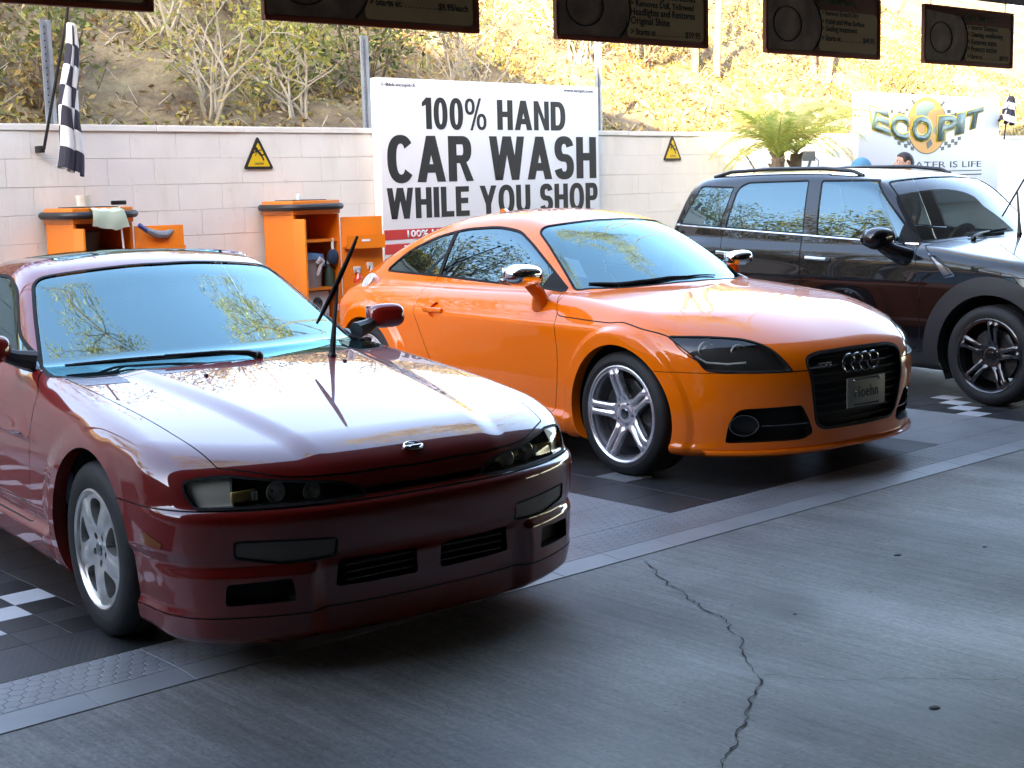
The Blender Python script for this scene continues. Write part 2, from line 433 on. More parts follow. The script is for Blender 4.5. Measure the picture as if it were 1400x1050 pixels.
# ------------------------------------------------------------ lettering
def text_mesh(name, s, w=None, h=None, bold=0.0, depth=.002, align='CENTER', line=1.0):
    """flat lettering in the x-z plane facing -y, scaled to w by h, origin at its centre (or left)"""
    cu = bpy.data.curves.new(name, 'FONT'); cu.body = s; cu.size = 1; cu.offset = bold; cu.align_x = align; cu.space_line = line
    cu.resolution_u = 3; cu.fill_mode = 'FRONT'
    o = bpy.data.objects.new(name, cu); COL.objects.link(o)
    dg = bpy.context.evaluated_depsgraph_get(); me = bpy.data.meshes.new_from_object(o.evaluated_get(dg)); me.name = name
    bpy.data.objects.remove(o); bpy.data.curves.remove(cu)
    me.materials.clear()
    co = np.empty(len(me.vertices) * 3, np.float32); me.vertices.foreach_get('co', co); co = co.reshape(-1, 3)
    lo, hi = co.min(0), co.max(0); sx = w / (hi[0] - lo[0]) if w else None; sy = h / (hi[1] - lo[1]) if h else sx
    sx = sx or sy; c = (lo + hi) / 2
    out = np.zeros_like(co); out[:, 0] = (co[:, 0] - (c[0] if align == 'CENTER' else lo[0])) * sx; out[:, 2] = (co[:, 1] - c[1]) * sy
    me.vertices.foreach_set('co', out.ravel()); me.update()
    bm = bmesh.new(); bm.from_mesh(me)
    if depth:
        r = bmesh.ops.extrude_face_region(bm, geom=bm.faces[:])
        bmesh.ops.translate(bm, vec=(0, -depth, 0), verts=[v for v in r['geom'] if isinstance(v, bmesh.types.BMVert)])
        bmesh.ops.recalc_face_normals(bm, faces=bm.faces)
    bm.to_mesh(me); bm.free()
    return me
def text(name, s, mat_, parent, loc, w=None, h=None, bold=0.0, depth=.002, align='CENTER', rot=(0, 0, 0), line=1.0):
    o = link(name, text_mesh(name, s, w, h, bold, depth, align, line), mat_, parent); o.location = loc; o.rotation_euler = rot; return o

# a heavy grotesque drawn from plain strokes, for the big banner
def _ring(cx, cy, rx, ry, tx, ty, a0, a1, n=22, p=2.35):
    def pt(r1, r2, a):
        c, s = math.cos(a), math.sin(a); return (cx + r1 * math.copysign(abs(c) ** (2 / p), c), cy + r2 * math.copysign(abs(s) ** (2 / p), s))
    A = [math.radians(a0 + (a1 - a0) * k / n) for k in range(n + 1)]
    return [[pt(rx, ry, A[k]), pt(rx, ry, A[k+1]), pt(rx - tx, ry - ty, A[k+1]), pt(rx - tx, ry - ty, A[k])] for k in range(n)]
def _rc(x0, y0, x1, y1): return [[(x0, y0), (x1, y0), (x1, y1), (x0, y1)]]
def _dg(x0, x1, w, y0=0., y1=1.): return [[(x0, y0), (x0 + w, y0), (x1 + w, y1), (x1, y1)]]
def glyph(c):
    V, H = .262, .185
    if c == 'H': return .76, _rc(0, 0, V, 1) + _rc(.76 - V, 0, .76, 1) + _rc(V, .43, .76 - V, .43 + H)
    if c == 'I': return V, _rc(0, 0, V, 1)
    if c == 'L': return .62, _rc(0, 0, V, 1) + _rc(V, 0, .62, H)
    if c == 'E': return .67, _rc(0, 0, V, 1) + _rc(V, 0, .67, H) + _rc(V, 1 - H, .66, 1) + _rc(V, .43, .61, .43 + H)
    if c == 'N': return .78, _rc(0, 0, .235, 1) + _rc(.545, 0, .78, 1) + [[(.235, 1), (.235, .62), (.545, 0), (.545, .38)]]
    if c == 'A': return .88, _dg(0, .30, .265) + _dg(.615, .315, .265) + _rc(.20, .20, .68, .20 + H)
    if c == 'W': return 1.20, _dg(.185, 0, .255) + _dg(.185, .455, .255) + _dg(.745, .49, .255) + _dg(.745, .945, .255)
    if c == 'Y': return .86, _dg(.30, 0, .27, .36, 1) + _dg(.30, .59, .27, .36, 1) + _rc(.30, 0, .565, .40)
    if c == 'U': return .76, _rc(0, .36, V, 1) + _rc(.76 - V, .36, .76, 1) + _ring(.38, .38, .38, .395, V, H, 180, 360)
    if c == 'D': return .78, _rc(0, 0, V, 1) + _rc(V, 0, .36, H) + _rc(V, 1 - H, .36, 1) + _ring(.36, .5, .42, .5, V, H, -90, 90)
    if c == 'P': return .72, _rc(0, 0, V, 1) + _rc(V, 1 - H, .42, 1) + _rc(V, .36, .42, .36 + H * .95) + _ring(.42, .68, .30, .32, V, H, -90, 90)
    if c == 'R': return .80, _rc(0, 0, V, 1) + _rc(V, 1 - H, .44, 1) + _rc(V, .40, .44, .40 + H * .95) + _ring(.44, .70, .30, .30, V, H, -90, 90) + [[(.56, 0), (.80, 0), (.56, .44), (.34, .44)]]
    if c == 'C': return .78, _ring(.40, .5, .40, .515, V, H, 38, 322, 30)
    if c == 'O': return .84, _ring(.42, .5, .42, .515, V, H, 0, 360, 40)
    if c == '0': return .62, _ring(.31, .5, .31, .515, .225, .165, 0, 360, 36)
    if c == 'S': return .72, _ring(.36, .7115, .35, .3035, V, H, 12, 270, 24) + _ring(.36, .2885, .36, .3035, V, H, 90, -168, 24)
    if c == '1': return .42, _rc(.17, 0, .42, 1) + [[(0, .70), (.20, .78), (.26, 1), (.20, 1)], [(0, .70), (0, .84), (.20, 1), (.20, .80)]]
    if c == '%': return 1.0, _ring(.23, .745, .23, .27, .13, .10, 0, 360, 26) + _ring(.77, .255, .23, .27, .13, .10, 0, 360, 26) + _dg(.23, .66, .11, -.03, 1.03)
    return .34, []
def block_text(name, s, mat_, parent, x0, x1, z0, z1, y):
    k = (x1 - x0) / (sum(glyph(c)[0] + .095 for c in s) - .095); x = 0
    for ch in s:
        w, P = glyph(ch); m = MB()
        for i, q in enumerate(P):
            f = y - .0012 - .00001 * (i % 60); m.prism([(x0 + (a + x) * k, z0 + b * (z1 - z0)) for a, b in q], f, y)
        if P: m.build(name, mat_, parent, False)
        x += w + .095
# ----------------------------------------------------------------------------
# the three car bodies as implicit functions.  local frame: x forward from the
# front axle, y left, z up (metres)
# ----------------------------------------------------------------------------
def make_body(d):
    P, S, xf, hc, rc, g0 = (d[k] for k in ('P', 'S', 'xf', 'hc', 'rc', 'g0'))
    hs, rs = slopef(hc), slopef(rc)
    def F(p):
        x, y, z = p[:, 0], np.sqrt(p[:, 1] ** 2 + 1e-8), p[:, 2]
        W = P(x) + S(z)
        for fn in d.get('side_add', ()):
            W = W + fn(x, z)
        side = y - W
        yy = y / d['yn']
        XF = xf(z) - d['kf'] * yy ** d['nf']
        for fn in d.get('front_add', ()):
            XF = XF + fn(y, z)
        front = (x - XF) / np.sqrt(1 + (d['kf'] * d['nf'] * yy ** (d['nf'] - 1) / d['yn']) ** 2)
        XR = d['xr'](z) + d['kr'] * yy ** d['nr']
        rear = (XR - x) / np.sqrt(1 + (d['kr'] * d['nr'] * yy ** (d['nr'] - 1) / d['yn']) ** 2)
        H = hc(x) - d['crown'] * yy ** d.get('crn', 2)
        for fn in d.get('top_add', ()):
            H = H + fn(x, y)
        top = (z - H) / np.sqrt(1 + hs(x) ** 2)
        bot = (d['zb'](x) - z)
        low = smax(side, top, d['r_sh'](x) if callable(d['r_sh']) else d['r_sh'])
        low = smax(low, front, d['r_f']); low = smax(low, rear, d['r_r'])
        low = smax(low, bot, 0.05)
        k = np.where(x > d['xmid'], d['kw'], -d['kb'])
        xs = x + k * y * y
        G = g0(x) - d['tum'] * (z - d['zbelt']) - d.get('tum2', 0) * np.maximum(z - d['zbelt'], 0) ** 2
        gs = (y - G) / math.sqrt(1 + d['tum'] ** 2)
        R = rc(xs) - d['rcrown'] * (y / 0.6) ** 2
        gt = (z - R) / np.sqrt(1 + rs(xs) ** 2)
        gr = smax(gs, gt, d['r_gh'])
        gr = np.maximum(gr, d['zbelt'] - 0.25 - z)
        return smin(low, gr, d['r_j'])
    return F

def flare(xw, zw, r0, r1, amp, soft=0.03):
    """raised band round a wheel opening"""
    def fn(x, z):
        rho = np.sqrt((x - xw) ** 2 + (z - zw) ** 2)
        return amp * (1 - sstep(rho, r1 - soft, r1 + soft))
    return fn

def red_def():
    shelf = 0.565
    d = dict(
        P=curve([(-3.7, .70), (-3.3, .79), (-2.9, .835), (-2.5, .855), (-1.8, .858), (-1.0, .858), (-.3, .86), (.1, .862), (.4, .852), (.7, .828), (1.0, .795)], .05),
        S=curve([(.08, -.06), (.18, -.035), (.26, -.012), (.40, 0), (.52, 0), (.60, -.004), (.68, -.014), (.76, -.036), (.84, -.075), (.92, -.13), (1.0, -.2)], .02),
        xf=curve([(.06, .84), (.12, .885), (.23, .905), (.36, .91), (.40, .925), (.50, .935), (.528, .932), (.541, .924), (.558, .889), (.60, .878), (.63, .868), (.66, .855), (.70, .81), (.76, .70)], .006),
        kf=.25, nf=2.8, yn=.80, xr=curve([(.1, -3.50), (.4, -3.58), (.7, -3.57), (1.0, -3.50)], .02), kr=.16, nr=3.0,
        hc=curve([(1.0, .60), (.90, .652), (.80, .690), (.6, .735), (.3, .788), (0, .828), (-.3, .86), (-.55, .882), (-.8, .90), (-1.5, .915), (-2.3, .935), (-2.9, .955), (-3.3, .955), (-3.6, .93)], .06),
        crown=.035, crn=2.4, r_sh=curve([(-3.6, .08), (-2.6, .07), (-.8, .06), (-.2, .09), (.8, .06)], .05), r_f=.10, r_r=.14,
        zb=curve([(-3.6, .25), (-3, .2), (-2, .17), (-.2, .15), (.35, .12), (.6, .095), (1, .085)], .05),
        xmid=-1.5, kw=.27, kb=.25, g0=curve([(-3.3, .53), (-2.7, .66), (-2.2, .715), (-1.6, .74), (-.9, .752), (-.3, .762)], .05),
        tum=.42, tum2=.25, zbelt=.89, rcrown=.045, r_gh=.07, r_j=.022,
        rc=curve([(.1, .50), (-.56, .868), (-.80, 1.002), (-1.05, 1.135), (-1.22, 1.222), (-1.34, 1.262), (-1.55, 1.288), (-1.9, 1.28), (-2.2, 1.23), (-2.6, 1.09), (-2.95, .95), (-3.4, .78)], .03))
    def bulge(x, y):      # the raised middle of the bonnet, its edges closing towards the nose
        e = .36 + .16 * np.clip((.75 - x) / 1.3, 0, 1.2)
        return .014 * (1 - sstep(y, e - .05, e + .05)) * sstep(x, -.9, -.4)
    def arch(x, z):
        w = 0
        for xw in (0, -2.525):
            rho = np.sqrt((x - xw) ** 2 + (z - .31) ** 2)
            w = w + .012 * (1 - sstep(rho, .36, .46))
        return w
    def ledge(x, z):      # lower bumper and sill step in
        a = sstep(x, .30, .42)
        sill = (1 - sstep(x, -.42, -.36)) * sstep(x, -2.2, -2.1)
        return -.014 * a * (1 - sstep(z, .375, .420)) - .016 * sill * (1 - sstep(z, .335, .375)) + .03 * sill * (1 - sstep(z, .28, .32)) + .020 * a * (1 - sstep(z, .195, .240))
    d['front_add'] = (lambda y, z: .024 * sstep(y, .37, .45) * (1 - sstep(z, .335, .375)) * sstep(z, .10, .14) - .018 * (1 - sstep(y, .37, .45)) * (1 - sstep(z, .335, .375)),)
    d['top_add'] = (bulge,); d['side_add'] = (arch, ledge)
    return d

def orange_def():
    d = dict(
        P=curve([(-3.4, .70), (-3.0, .82), (-2.7, .865), (-2.4, .885), (-1.9, .88), (-1.2, .872), (-.6, .875), (0, .888), (.35, .885), (.6, .86), (.9, .80)], .05),
        S=curve([(.10, -.07), (.18, -.03), (.24, -.012), (.36, -.004), (.5, 0), (.62, .004), (.70, .008), (.755, .010), (.785, 0), (.82, -.022), (.88, -.058), (.95, -.11), (1.05, -.2)], .007),
        xf=curve([(.10, .76), (.16, .83), (.20, .855), (.26, .852), (.40, .868), (.52, .875), (.62, .868), (.68, .845), (.72, .80), (.78, .70), (.85, .55)], .012),
        kf=.40, nf=2.9, yn=.85, xr=curve([(.1, -3.15), (.3, -3.26), (.6, -3.30), (.8, -3.28), (.95, -3.18)], .02), kr=.30, nr=2.6,
        hc=curve([(.95, .585), (.86, .668), (.75, .742), (.6, .812), (.4, .868), (.1, .908), (-.2, .936), (-.45, .957), (-.7, .97), (-1.5, .96), (-2.4, .955), (-2.9, .93), (-3.3, .88)], .05),
        crown=.055, crn=2.4, r_sh=curve([(-3.3, .12), (-2.5, .08), (-1, .05), (-.4, .06), (.5, .10)], .05), r_f=.13, r_r=.2,
        zb=curve([(-3.3, .28), (-2.6, .2), (-2, .16), (.4, .15), (.9, .14)], .05),
        xmid=-1.55, kw=.32, kb=.30, g0=curve([(-3.4, .45), (-2.9, .60), (-2.4, .70), (-1.8, .735), (-1.2, .735), (-.6, .72), (-.2, .70)], .05),
        tum=.40, tum2=.35, zbelt=.91, rcrown=.05, r_gh=.09, r_j=.025,
        rc=curve([(.2, .63), (-.30, .93), (-.65, 1.14), (-.90, 1.265), (-1.10, 1.330), (-1.35, 1.372), (-1.6, 1.382), (-1.9, 1.368), (-2.25, 1.30), (-2.6, 1.19), (-2.9, 1.075), (-3.15, .975), (-3.5, .82)], .035))
    d['side_add'] = (flare(0, .33, .36, .455, .036, .018), flare(-2.468, .33, .36, .46, .040, .02),
                     lambda x, z: .03 * (1 - sstep(z, .20, .225)) * sstep(x, .30, .40) + .03 * (1 - sstep(x, -.42, -.36)) * sstep(x, -2.15, -2.05) * (1 - sstep(z, .26, .30)))
    return d

def black_def():
    d = dict(
        P=curve([(-3.4, .76), (-3.1, .845), (-2.7, .875), (-2.0, .865), (-1.2, .862), (-.5, .868), (0, .875), (.35, .85), (.6, .80), (.9, .70)], .05),
        S=curve([(.14, -.07), (.22, -.03), (.32, -.01), (.45, .0), (.6, .004), (.75, .004), (.86, -.006), (.95, -.022), (1.02, -.045), (1.08, -.075), (1.15, -.12), (1.25, -.2)], .015),
        xf=curve([(.14, .68), (.22, .74), (.4, .765), (.6, .77), (.75, .75), (.85, .70), (.93, .60), (1.0, .45)], .02),
        kf=.34, nf=2.6, yn=.85, xr=curve([(.2, -3.22), (.45, -3.31), (.8, -3.30), (1.1, -3.25), (1.3, -3.2)], .02), kr=.14, nr=3.0,
        hc=curve([(.8, .83), (.65, .91), (.45, .965), (.2, 1.01), (0, 1.035), (-.3, 1.068), (-.6, 1.10), (-.9, 1.11), (-2, 1.125), (-3, 1.14), (-3.3, 1.13)], .05),
        crown=.07, crn=2.2, r_sh=.08, r_f=.12, r_r=.12,
        zb=curve([(-3.3, .3), (-2.6, .22), (.4, .2), (.9, .22)], .05),
        xmid=-1.6, kw=.22, kb=.12, g0=curve([(-3.4, .70), (-3.0, .765), (-2.4, .795), (-1.5, .80), (-.9, .795), (-.4, .78)], .05),
        tum=.28, tum2=.22, zbelt=1.06, rcrown=.035, r_gh=.07, r_j=.02,
        rc=curve([(-.2, .80), (-.50, 1.075), (-.75, 1.31), (-.93, 1.465), (-1.06, 1.528), (-1.3, 1.565), (-1.7, 1.59), (-2.2, 1.60), (-2.7, 1.59), (-2.95, 1.57), (-3.10, 1.50), (-3.2, 1.28), (-3.3, 1.0)], .025))
    d['side_add'] = ()
    return d
# ------------------------------------------------------------ the site
WA, WC = 0.066, 9.8026                       # the block wall: its bearing and distance
wd = np.array([math.cos(WA), math.sin(WA), 0]); wnrm = np.array([-math.sin(WA), math.cos(WA), 0])
def WP(s_, off=0.0, z=0.0):
    """point s_ metres along the wall, off metres in front of it"""
    return tuple(s_ * wd + (WC - off) * wnrm + np.array([0, 0, z]))
def nodes_of(m): return m.node_tree, m.node_tree.nodes['Principled BSDF']

def concrete_floor():
    m = mat('broomed_concrete', (.20, .20, .20), .5); t, b = nodes_of(m); L = t.links.new
    tc = t.nodes.new('ShaderNodeTexCoord')
    def noise(scale, vec, det=6, rough=.6):
        mp = t.nodes.new('ShaderNodeMapping'); mp.inputs['Scale'].default_value = vec; L(tc.outputs['Object'], mp.inputs['Vector'])
        n = t.nodes.new('ShaderNodeTexNoise'); n.inputs['Scale'].default_value = scale; n.inputs['Detail'].default_value = det; n.inputs['Roughness'].default_value = rough
        L(mp.outputs[0], n.inputs['Vector']); return n.outputs['Fac']
    def ramp(f, a, b_, c0, c1):
        r = t.nodes.new('ShaderNodeValToRGB'); r.color_ramp.elements[0].position = a; r.color_ramp.elements[1].position = b_
        r.color_ramp.elements[0].color = (*c0, 1); r.color_ramp.elements[1].color = (*c1, 1); L(f, r.inputs[0]); return r.outputs[0]
    def mul(a, b_, f=1.0, mode='MULTIPLY'):
        x = t.nodes.new('ShaderNodeMix'); x.data_type = 'RGBA'; x.blend_type = mode; x.inputs['Factor'].default_value = f; L(a, x.inputs[6]); L(b_, x.inputs[7]); return x.outputs[2]
    blot = ramp(noise(.55, (1, 1, 1), 8, .62), .32, .70, (.135, .134, .128), (.34, .33, .305))
    streak = ramp(noise(1.0, (38, 1.6, 1), 8, .75), .34, .66, (.66, .66, .66), (1.15, 1.15, 1.15))
    fine = ramp(noise(95, (1, .45, 1), 6, .8), .3, .7, (.55, .55, .55), (1.30, 1.30, 1.30))
    stain = ramp(noise(1.7, (1.2, .6, 1), 4, .5), .56, .74, (1, 1, 1), (.50, .49, .48))
    sx = t.nodes.new('ShaderNodeSeparateXYZ'); gp = t.nodes.new('ShaderNodeNewGeometry'); L(gp.outputs['Position'], sx.inputs[0]); tot = None
    def mth(op, a, b_=None):
        n_ = t.nodes.new('ShaderNodeMath'); n_.operation = op
        for k_, v_ in enumerate((a, b_)):
            if v_ is None: continue
            if isinstance(v_, (int, float)): n_.inputs[k_].default_value = v_
            else: L(v_, n_.inputs[k_])
        return n_.outputs[0]
    for x0, wdt in ((2.05, .12), (3.62, .13), (5.35, .12), (6.95, .13), (8.6, .12)):     # where tyres roll into the bays
        e_ = mth('POWER', 2.718, mth('MULTIPLY', mth('POWER', mth('DIVIDE', mth('SUBTRACT', sx.outputs[0], x0), wdt), 2), -1)); tot = e_ if tot is None else mth('ADD', tot, e_)
    trk = mth('SUBTRACT', 1.0, mth('MULTIPLY', mth('MULTIPLY', tot, noise(2.6, (1, .35, 1), 6, .7)), .62))
    cb = t.nodes.new('ShaderNodeCombineXYZ'); [L(trk, cb.inputs[k_]) for k_ in range(3)]
    pit = ramp(noise(34, (1, 1, 1), 3, .5), .68, .75, (1, 1, 1), (.50, .50, .49))
    L(mul(mul(mul(mul(mul(blot, streak), fine), stain), cb.outputs[0]), pit), b.inputs['Base Color'])
    rr = ramp(noise(1.1, (1, .5, 1), 5), .3, .7, (.52, .52, .52), (.80, .80, .80)); L(rr, b.inputs['Roughness'])
    bu = t.nodes.new('ShaderNodeBump'); bu.inputs['Strength'].default_value = .5; bu.inputs['Distance'].default_value = .003
    L(noise(1.0, (120, 14.0, 1), 6, .8), bu.inputs['Height']); L(bu.outputs[0], b.inputs['Normal'])
    return m

def hex_bump(m, size, strength, tint=.82):
    """raised hexagon studs, as on moulded floor tiles"""
    t, b = nodes_of(m); L = t.links.new; g = t.nodes.new('ShaderNodeNewGeometry')
    def vm(op, a=None, bval=None, c=None):
        n = t.nodes.new('ShaderNodeVectorMath'); n.operation = op
        if a is not None: L(a, n.inputs[0])
        if bval is not None: n.inputs[1].default_value = bval
        if c is not None: L(c, n.inputs[1])
        return n
    p = vm('MULTIPLY', g.outputs['Position'], (1 / size, 1 / size, 0)); r = (1.0, 1.7320508, 1.0); h = (.5, .8660254, 0)
    a = vm('SUBTRACT', vm('MODULO', vm('ADD', p.outputs[0], (1000, 1732.0508, 0)).outputs[0], r).outputs[0], h)
    b2 = vm('SUBTRACT', vm('MODULO', vm('ADD', p.outputs[0], (1000.5, 1732.0508 + .8660254, 0)).outputs[0], r).outputs[0], h)
    la = vm('LENGTH', a.outputs[0]); lb = vm('LENGTH', b2.outputs[0])
    lt = t.nodes.new('ShaderNodeMath'); lt.operation = 'LESS_THAN'; L(la.outputs['Value'], lt.inputs[0]); L(lb.outputs['Value'], lt.inputs[1])
    mx = t.nodes.new('ShaderNodeMix'); mx.data_type = 'VECTOR'; L(lt.outputs[0], mx.inputs[0]); L(b2.outputs[0], mx.inputs[4]); L(a.outputs[0], mx.inputs[5])
    ab = vm('ABSOLUTE', mx.outputs[1]); dt = vm('DOT_PRODUCT', ab.outputs[0], (.5, .8660254, 0)); sx = t.nodes.new('ShaderNodeSeparateXYZ'); L(ab.outputs[0], sx.inputs[0])
    ma = t.nodes.new('ShaderNodeMath'); ma.operation = 'MAXIMUM'; L(dt.outputs['Value'], ma.inputs[0]); L(sx.outputs[0], ma.inputs[1])
    mr = t.nodes.new('ShaderNodeMapRange'); mr.inputs[1].default_value = .41; mr.inputs[2].default_value = .49; mr.inputs[3].default_value = 1; mr.inputs[4].default_value = 0; L(ma.outputs[0], mr.inputs[0])
    bu = t.nodes.new('ShaderNodeBump'); bu.inputs['Strength'].default_value = strength; bu.inputs['Distance'].default_value = .004; L(mr.outputs[0], bu.inputs['Height']); L(bu.outputs[0], b.inputs['Normal'])
    base = b.inputs['Base Color'].links[0].from_socket if b.inputs['Base Color'].links else None
    x = t.nodes.new('ShaderNodeMix'); x.data_type = 'RGBA'; x.blend_type = 'MULTIPLY'; cm = t.nodes.new('ShaderNodeMapRange'); cm.inputs[3].default_value = tint; cm.inputs[4].default_value = 1.0; L(mr.outputs[0], cm.inputs[0])
    x.inputs['Factor'].default_value = 1.0
    if base: L(base, x.inputs[6])
    else: x.inputs[6].default_value = b.inputs['Base Color'].default_value
    L(cm.outputs[0], x.inputs[7]); L(x.outputs[2], b.inputs['Base Color'])
    return m

CONC = concrete_floor()
floor = MB().box((20, 20, -.263), (240, 240, .5)).build('concrete_floor', CONC); tag(floor, 'grey broomed concrete floor of the wash, cracked and stained', kind='structure')
CRACK = mat('crack_dark', (.012, .012, .012), .95); SPOT = mat('gum_spot', (.018, .018, .018), .8)
def crack(path, w0, seed):
    r = random.Random(seed); P = [np.array(p) for p in path]; pts = []
    for a, b in zip(P[:-1], P[1:]):
        n = max(2, int(np.linalg.norm(b - a) / .022))
        for k in range(n): pts.append(a + (b - a) * k / n)
    pts.append(P[-1]); pts = np.array(pts); off = 0; m = MB(); V = []
    for i, p in enumerate(pts):
        d = pts[min(i+1, len(pts)-1)] - pts[max(i-1, 0)]; d /= np.linalg.norm(d) + 1e-9; nn = np.array([-d[1], d[0]])
        off = off * .82 + r.gauss(0, .008); w = w0 * (.35 + 1.3 * r.random() ** 2) * (.3 + .7 * min(1, (len(pts) - i) / 8))
        c = p + nn * off; V += [(*(c + nn * w), 0), (*(c - nn * w), 0)]
    m.add(V, [(2*i, 2*i+1, 2*i+3, 2*i+2) for i in range(len(pts) - 1)]); o = m.build('floor_crack', CRACK, floor); o.location.z = -.0095
crack([(4.196, 3.93), (3.835, 3.216), (3.62, 2.95), (3.50, 2.83), (3.453, 2.747)], .0026, 3)
crack([(3.453, 2.747), (3.40, 2.70), (3.303, 2.647), (3.10, 2.52), (2.831, 2.376), (2.4, 2.1), (1.8, 1.9)], .0030, 4)
crack([(3.453, 2.747), (3.60, 2.54), (3.75, 2.38), (3.987, 2.131), (4.4, 1.7)], .0014, 9)
for (x, y, r_) in ((4.993, 3.24, .019), (3.596, 2.20, .020), (5.35, 3.05, .012), (4.05, 3.05, .009)):
    m = MB(); m.lathe([(0, .0026), (r_ * .8, .0024), (r_, 0)], 12); o = m.build('gum_spot', SPOT, floor); o.location = (x, y, -.0125); o.scale = (1, .8, 1)

# ---- moulded floor tiles of the bays
LT = hex_bump(mat('tile_light_grey', (.26, .27, .28), .38, var=.10, vscale=2.2), .052, .55, .74)
DK = hex_bump(mat('tile_dark_grey', (.024, .025, .027), .45, var=.15, vscale=3), .026, .25, .8)
for q_ in (LT, DK): grime(q_, (1.1, 1.1, 1), .46, .70, (.62, .60, .57), 3)
BK = mat('tile_black', (.010, .010, .011), .45); WT = mat('tile_white', (.46, .47, .48), .45, var=.08, vscale=5)
RAMP = mat('tile_ramp_edge', (.26, .27, .275), .42, var=.12, vscale=4)
tiles = tag(MB().box((8, 6.8, -.0132), (17, 4.7, .0012)).build('bay_flooring', GAP), 'interlocking plastic tile flooring of the wash bays', kind='structure')
_tm = {}
def tile_mesh(sx, sy, m_):
    k = (round(sx, 3), round(sy, 3), m_.name)
    if k not in _tm:
        a, b = sx / 2 - .0012, sy / 2 - .0012; c, d = a - .0014, b - .0014; mm = MB()
        V = [(-a, -b, -.0124), (a, -b, -.0124), (a, b, -.0124), (-a, b, -.0124), (-a, -b, -.0012), (a, -b, -.0012), (a, b, -.0012), (-a, b, -.0012), (-c, -d, 0), (c, -d, 0), (c, d, 0), (-c, d, 0)]
        mm.add(V, [(0, 1, 5, 4), (1, 2, 6, 5), (2, 3, 7, 6), (3, 0, 4, 7), (4, 5, 9, 8), (5, 6, 10, 9), (6, 7, 11, 10), (7, 4, 8, 11), (8, 9, 10, 11)])
        if m_ is RAMP: mm.v = [(x_, y_, max(-.0124, z_ - .0095 * (.5 - y_ / sy))) for x_, y_, z_ in mm.v]
        me = mm.mesh('tile', False); me.materials.append(m_); _tm[k] = me
    return _tm[k]
TS, Y0 = .33, 4.40; todo = []
def bay_col(x):
    """which column of the pattern a tile lies in: the pale walkway or a dark bay"""
    u = (x - 1.585) % 3.30; return 'walk' if u > 2.42 else ('check' if u < .68 and not 3.5 < x < 6.5 else 'bay')
for i in range(-2, 44):
    x = 1.838 + TS * (i - .5)
    todo.append((x, 4.265, TS, .27, LT)); todo.append((x, 4.065, TS, .13, RAMP))
for j in range(15):
    for i in range(-1, 42):
        x, y = 1.585 + TS * (i + .5), Y0 + TS * (j + .5); k = bay_col(x)
        if k == 'walk' : todo.append((x, y, TS, TS, LT))
        elif k == 'check' and j >= 1:
            for a in (0, 1):
                for b in (0, 1):
                    ix, iy = 2 * i + a - 2, 2 * j + b; d = (ix - iy) % 4
                    todo.append((x + (a - .5) * TS / 2, y + (b - .5) * TS / 2, TS / 2, TS / 2, WT if d == 0 else (BK if d in (1, 3) else DK)))
        else: todo.append((x, y, TS, TS, DK))
def in_view(p, mx=1.0):
    v = cam.matrix_world.inverted() @ Vector(p); return v.z < 0 and abs(v.x / -v.z) < .36 * mx + .02 and abs(v.y / -v.z) < .27 * mx + .02
def hidden(x, y):      # under a parked car
    for (cx, cy, a) in ((2.978, 4.58, -1.66575), (6.235, 5.098, -1.63808), (9.456, 4.832, -1.65069)):
        u, v = (x - cx) * math.cos(a) + (y - cy) * math.sin(a), -(x - cx) * math.sin(a) + (y - cy) * math.cos(a)
        if -3.3 < u < .3 and abs(v) < .62: return True
    return False
todo.sort(key=lambda q: (hidden(q[0], q[1]) or not in_view((q[0], q[1], 0)), math.hypot(q[0], q[1])))
for q in todo[:300]:
    o = link('tile', tile_mesh(*q[2:5]), None, tiles); o.location = (q[0], q[1], 0)
for m_ in (LT, DK, BK, WT, RAMP):
    mm = MB()
    for q in todo[300:]:
        if q[4] is m_: mm.box((q[0], q[1], -.0065), (q[2] - .003, q[3] - .003, .0122))
    if mm.v: mm.build('tile_field', m_, tiles, False)['kind'] = 'stuff'
# the drain grating in front of the middle bay's wheel
dg = MB()
for k in range(14): dg.box((5.33 + .0, 5.02 + k * .016, .0035), (.20, .008, .004))
dg.build('tile_grating', mat('grating_grey', (.25, .26, .27), .5), tiles)

# ---- the block wall
BLK = mat('white_painted_block', (.84, .80, .72), .75, var=.05, vscale=2.5, bump=.22, bscale=55); grime(BLK, (1.6, 1.6, .35), .50, .78, (.80, .75, .66), 5); grime(BLK, (7, 7, 7), .60, .80, (.86, .82, .74), 9)
MORT = mat('painted_mortar', (.70, .66, .59), .85)
wall = thing('block_wall', 'long white painted concrete block wall behind the wash bays', 'wall', (0, 0, 0))
TOP, CH, BL = 2.055, .2032, .4064
def WM(s_, z): return Matrix.Translation(WP(s_, 0, z)) @ Matrix.Rotation(WA, 4, 'Z')
MB().box((0, .102, 0), (44, .19, TOP - .05 + .02), None).build('mortar_core', MORT, wall).matrix_local = WM(14, (TOP - .05) / 2)
_bm = MB().box((0, .08, 0), (BL - .0018, .16, CH - .0032), None, .0022).mesh('block', False); _bm.materials.append(BLK)
_cm = MB().box((0, .095, 0), (BL * 2 - .006, .215, .048), None, .004).mesh('cap_block', False); _cm.materials.append(BLK)
bl = []
for c in range(10):
    z = TOP - .05 - CH * (c + .5)
    for k in range(-14, 80):
        s_ = 5.252 + BL * (k + (.5 if c % 2 else 0) - .0); bl.append((c > 5 or not 3.2 < s_ < 23, abs(c) * .01 + abs(s_ - 9) * .1, s_, z))
bl.sort()
for q in bl[:285]:
    o = link('block', _bm, None, wall); o.matrix_local = WM(q[2], q[3]) @ Matrix.Translation((0, rng.normal(0, .0012), 0))
mm = MB()
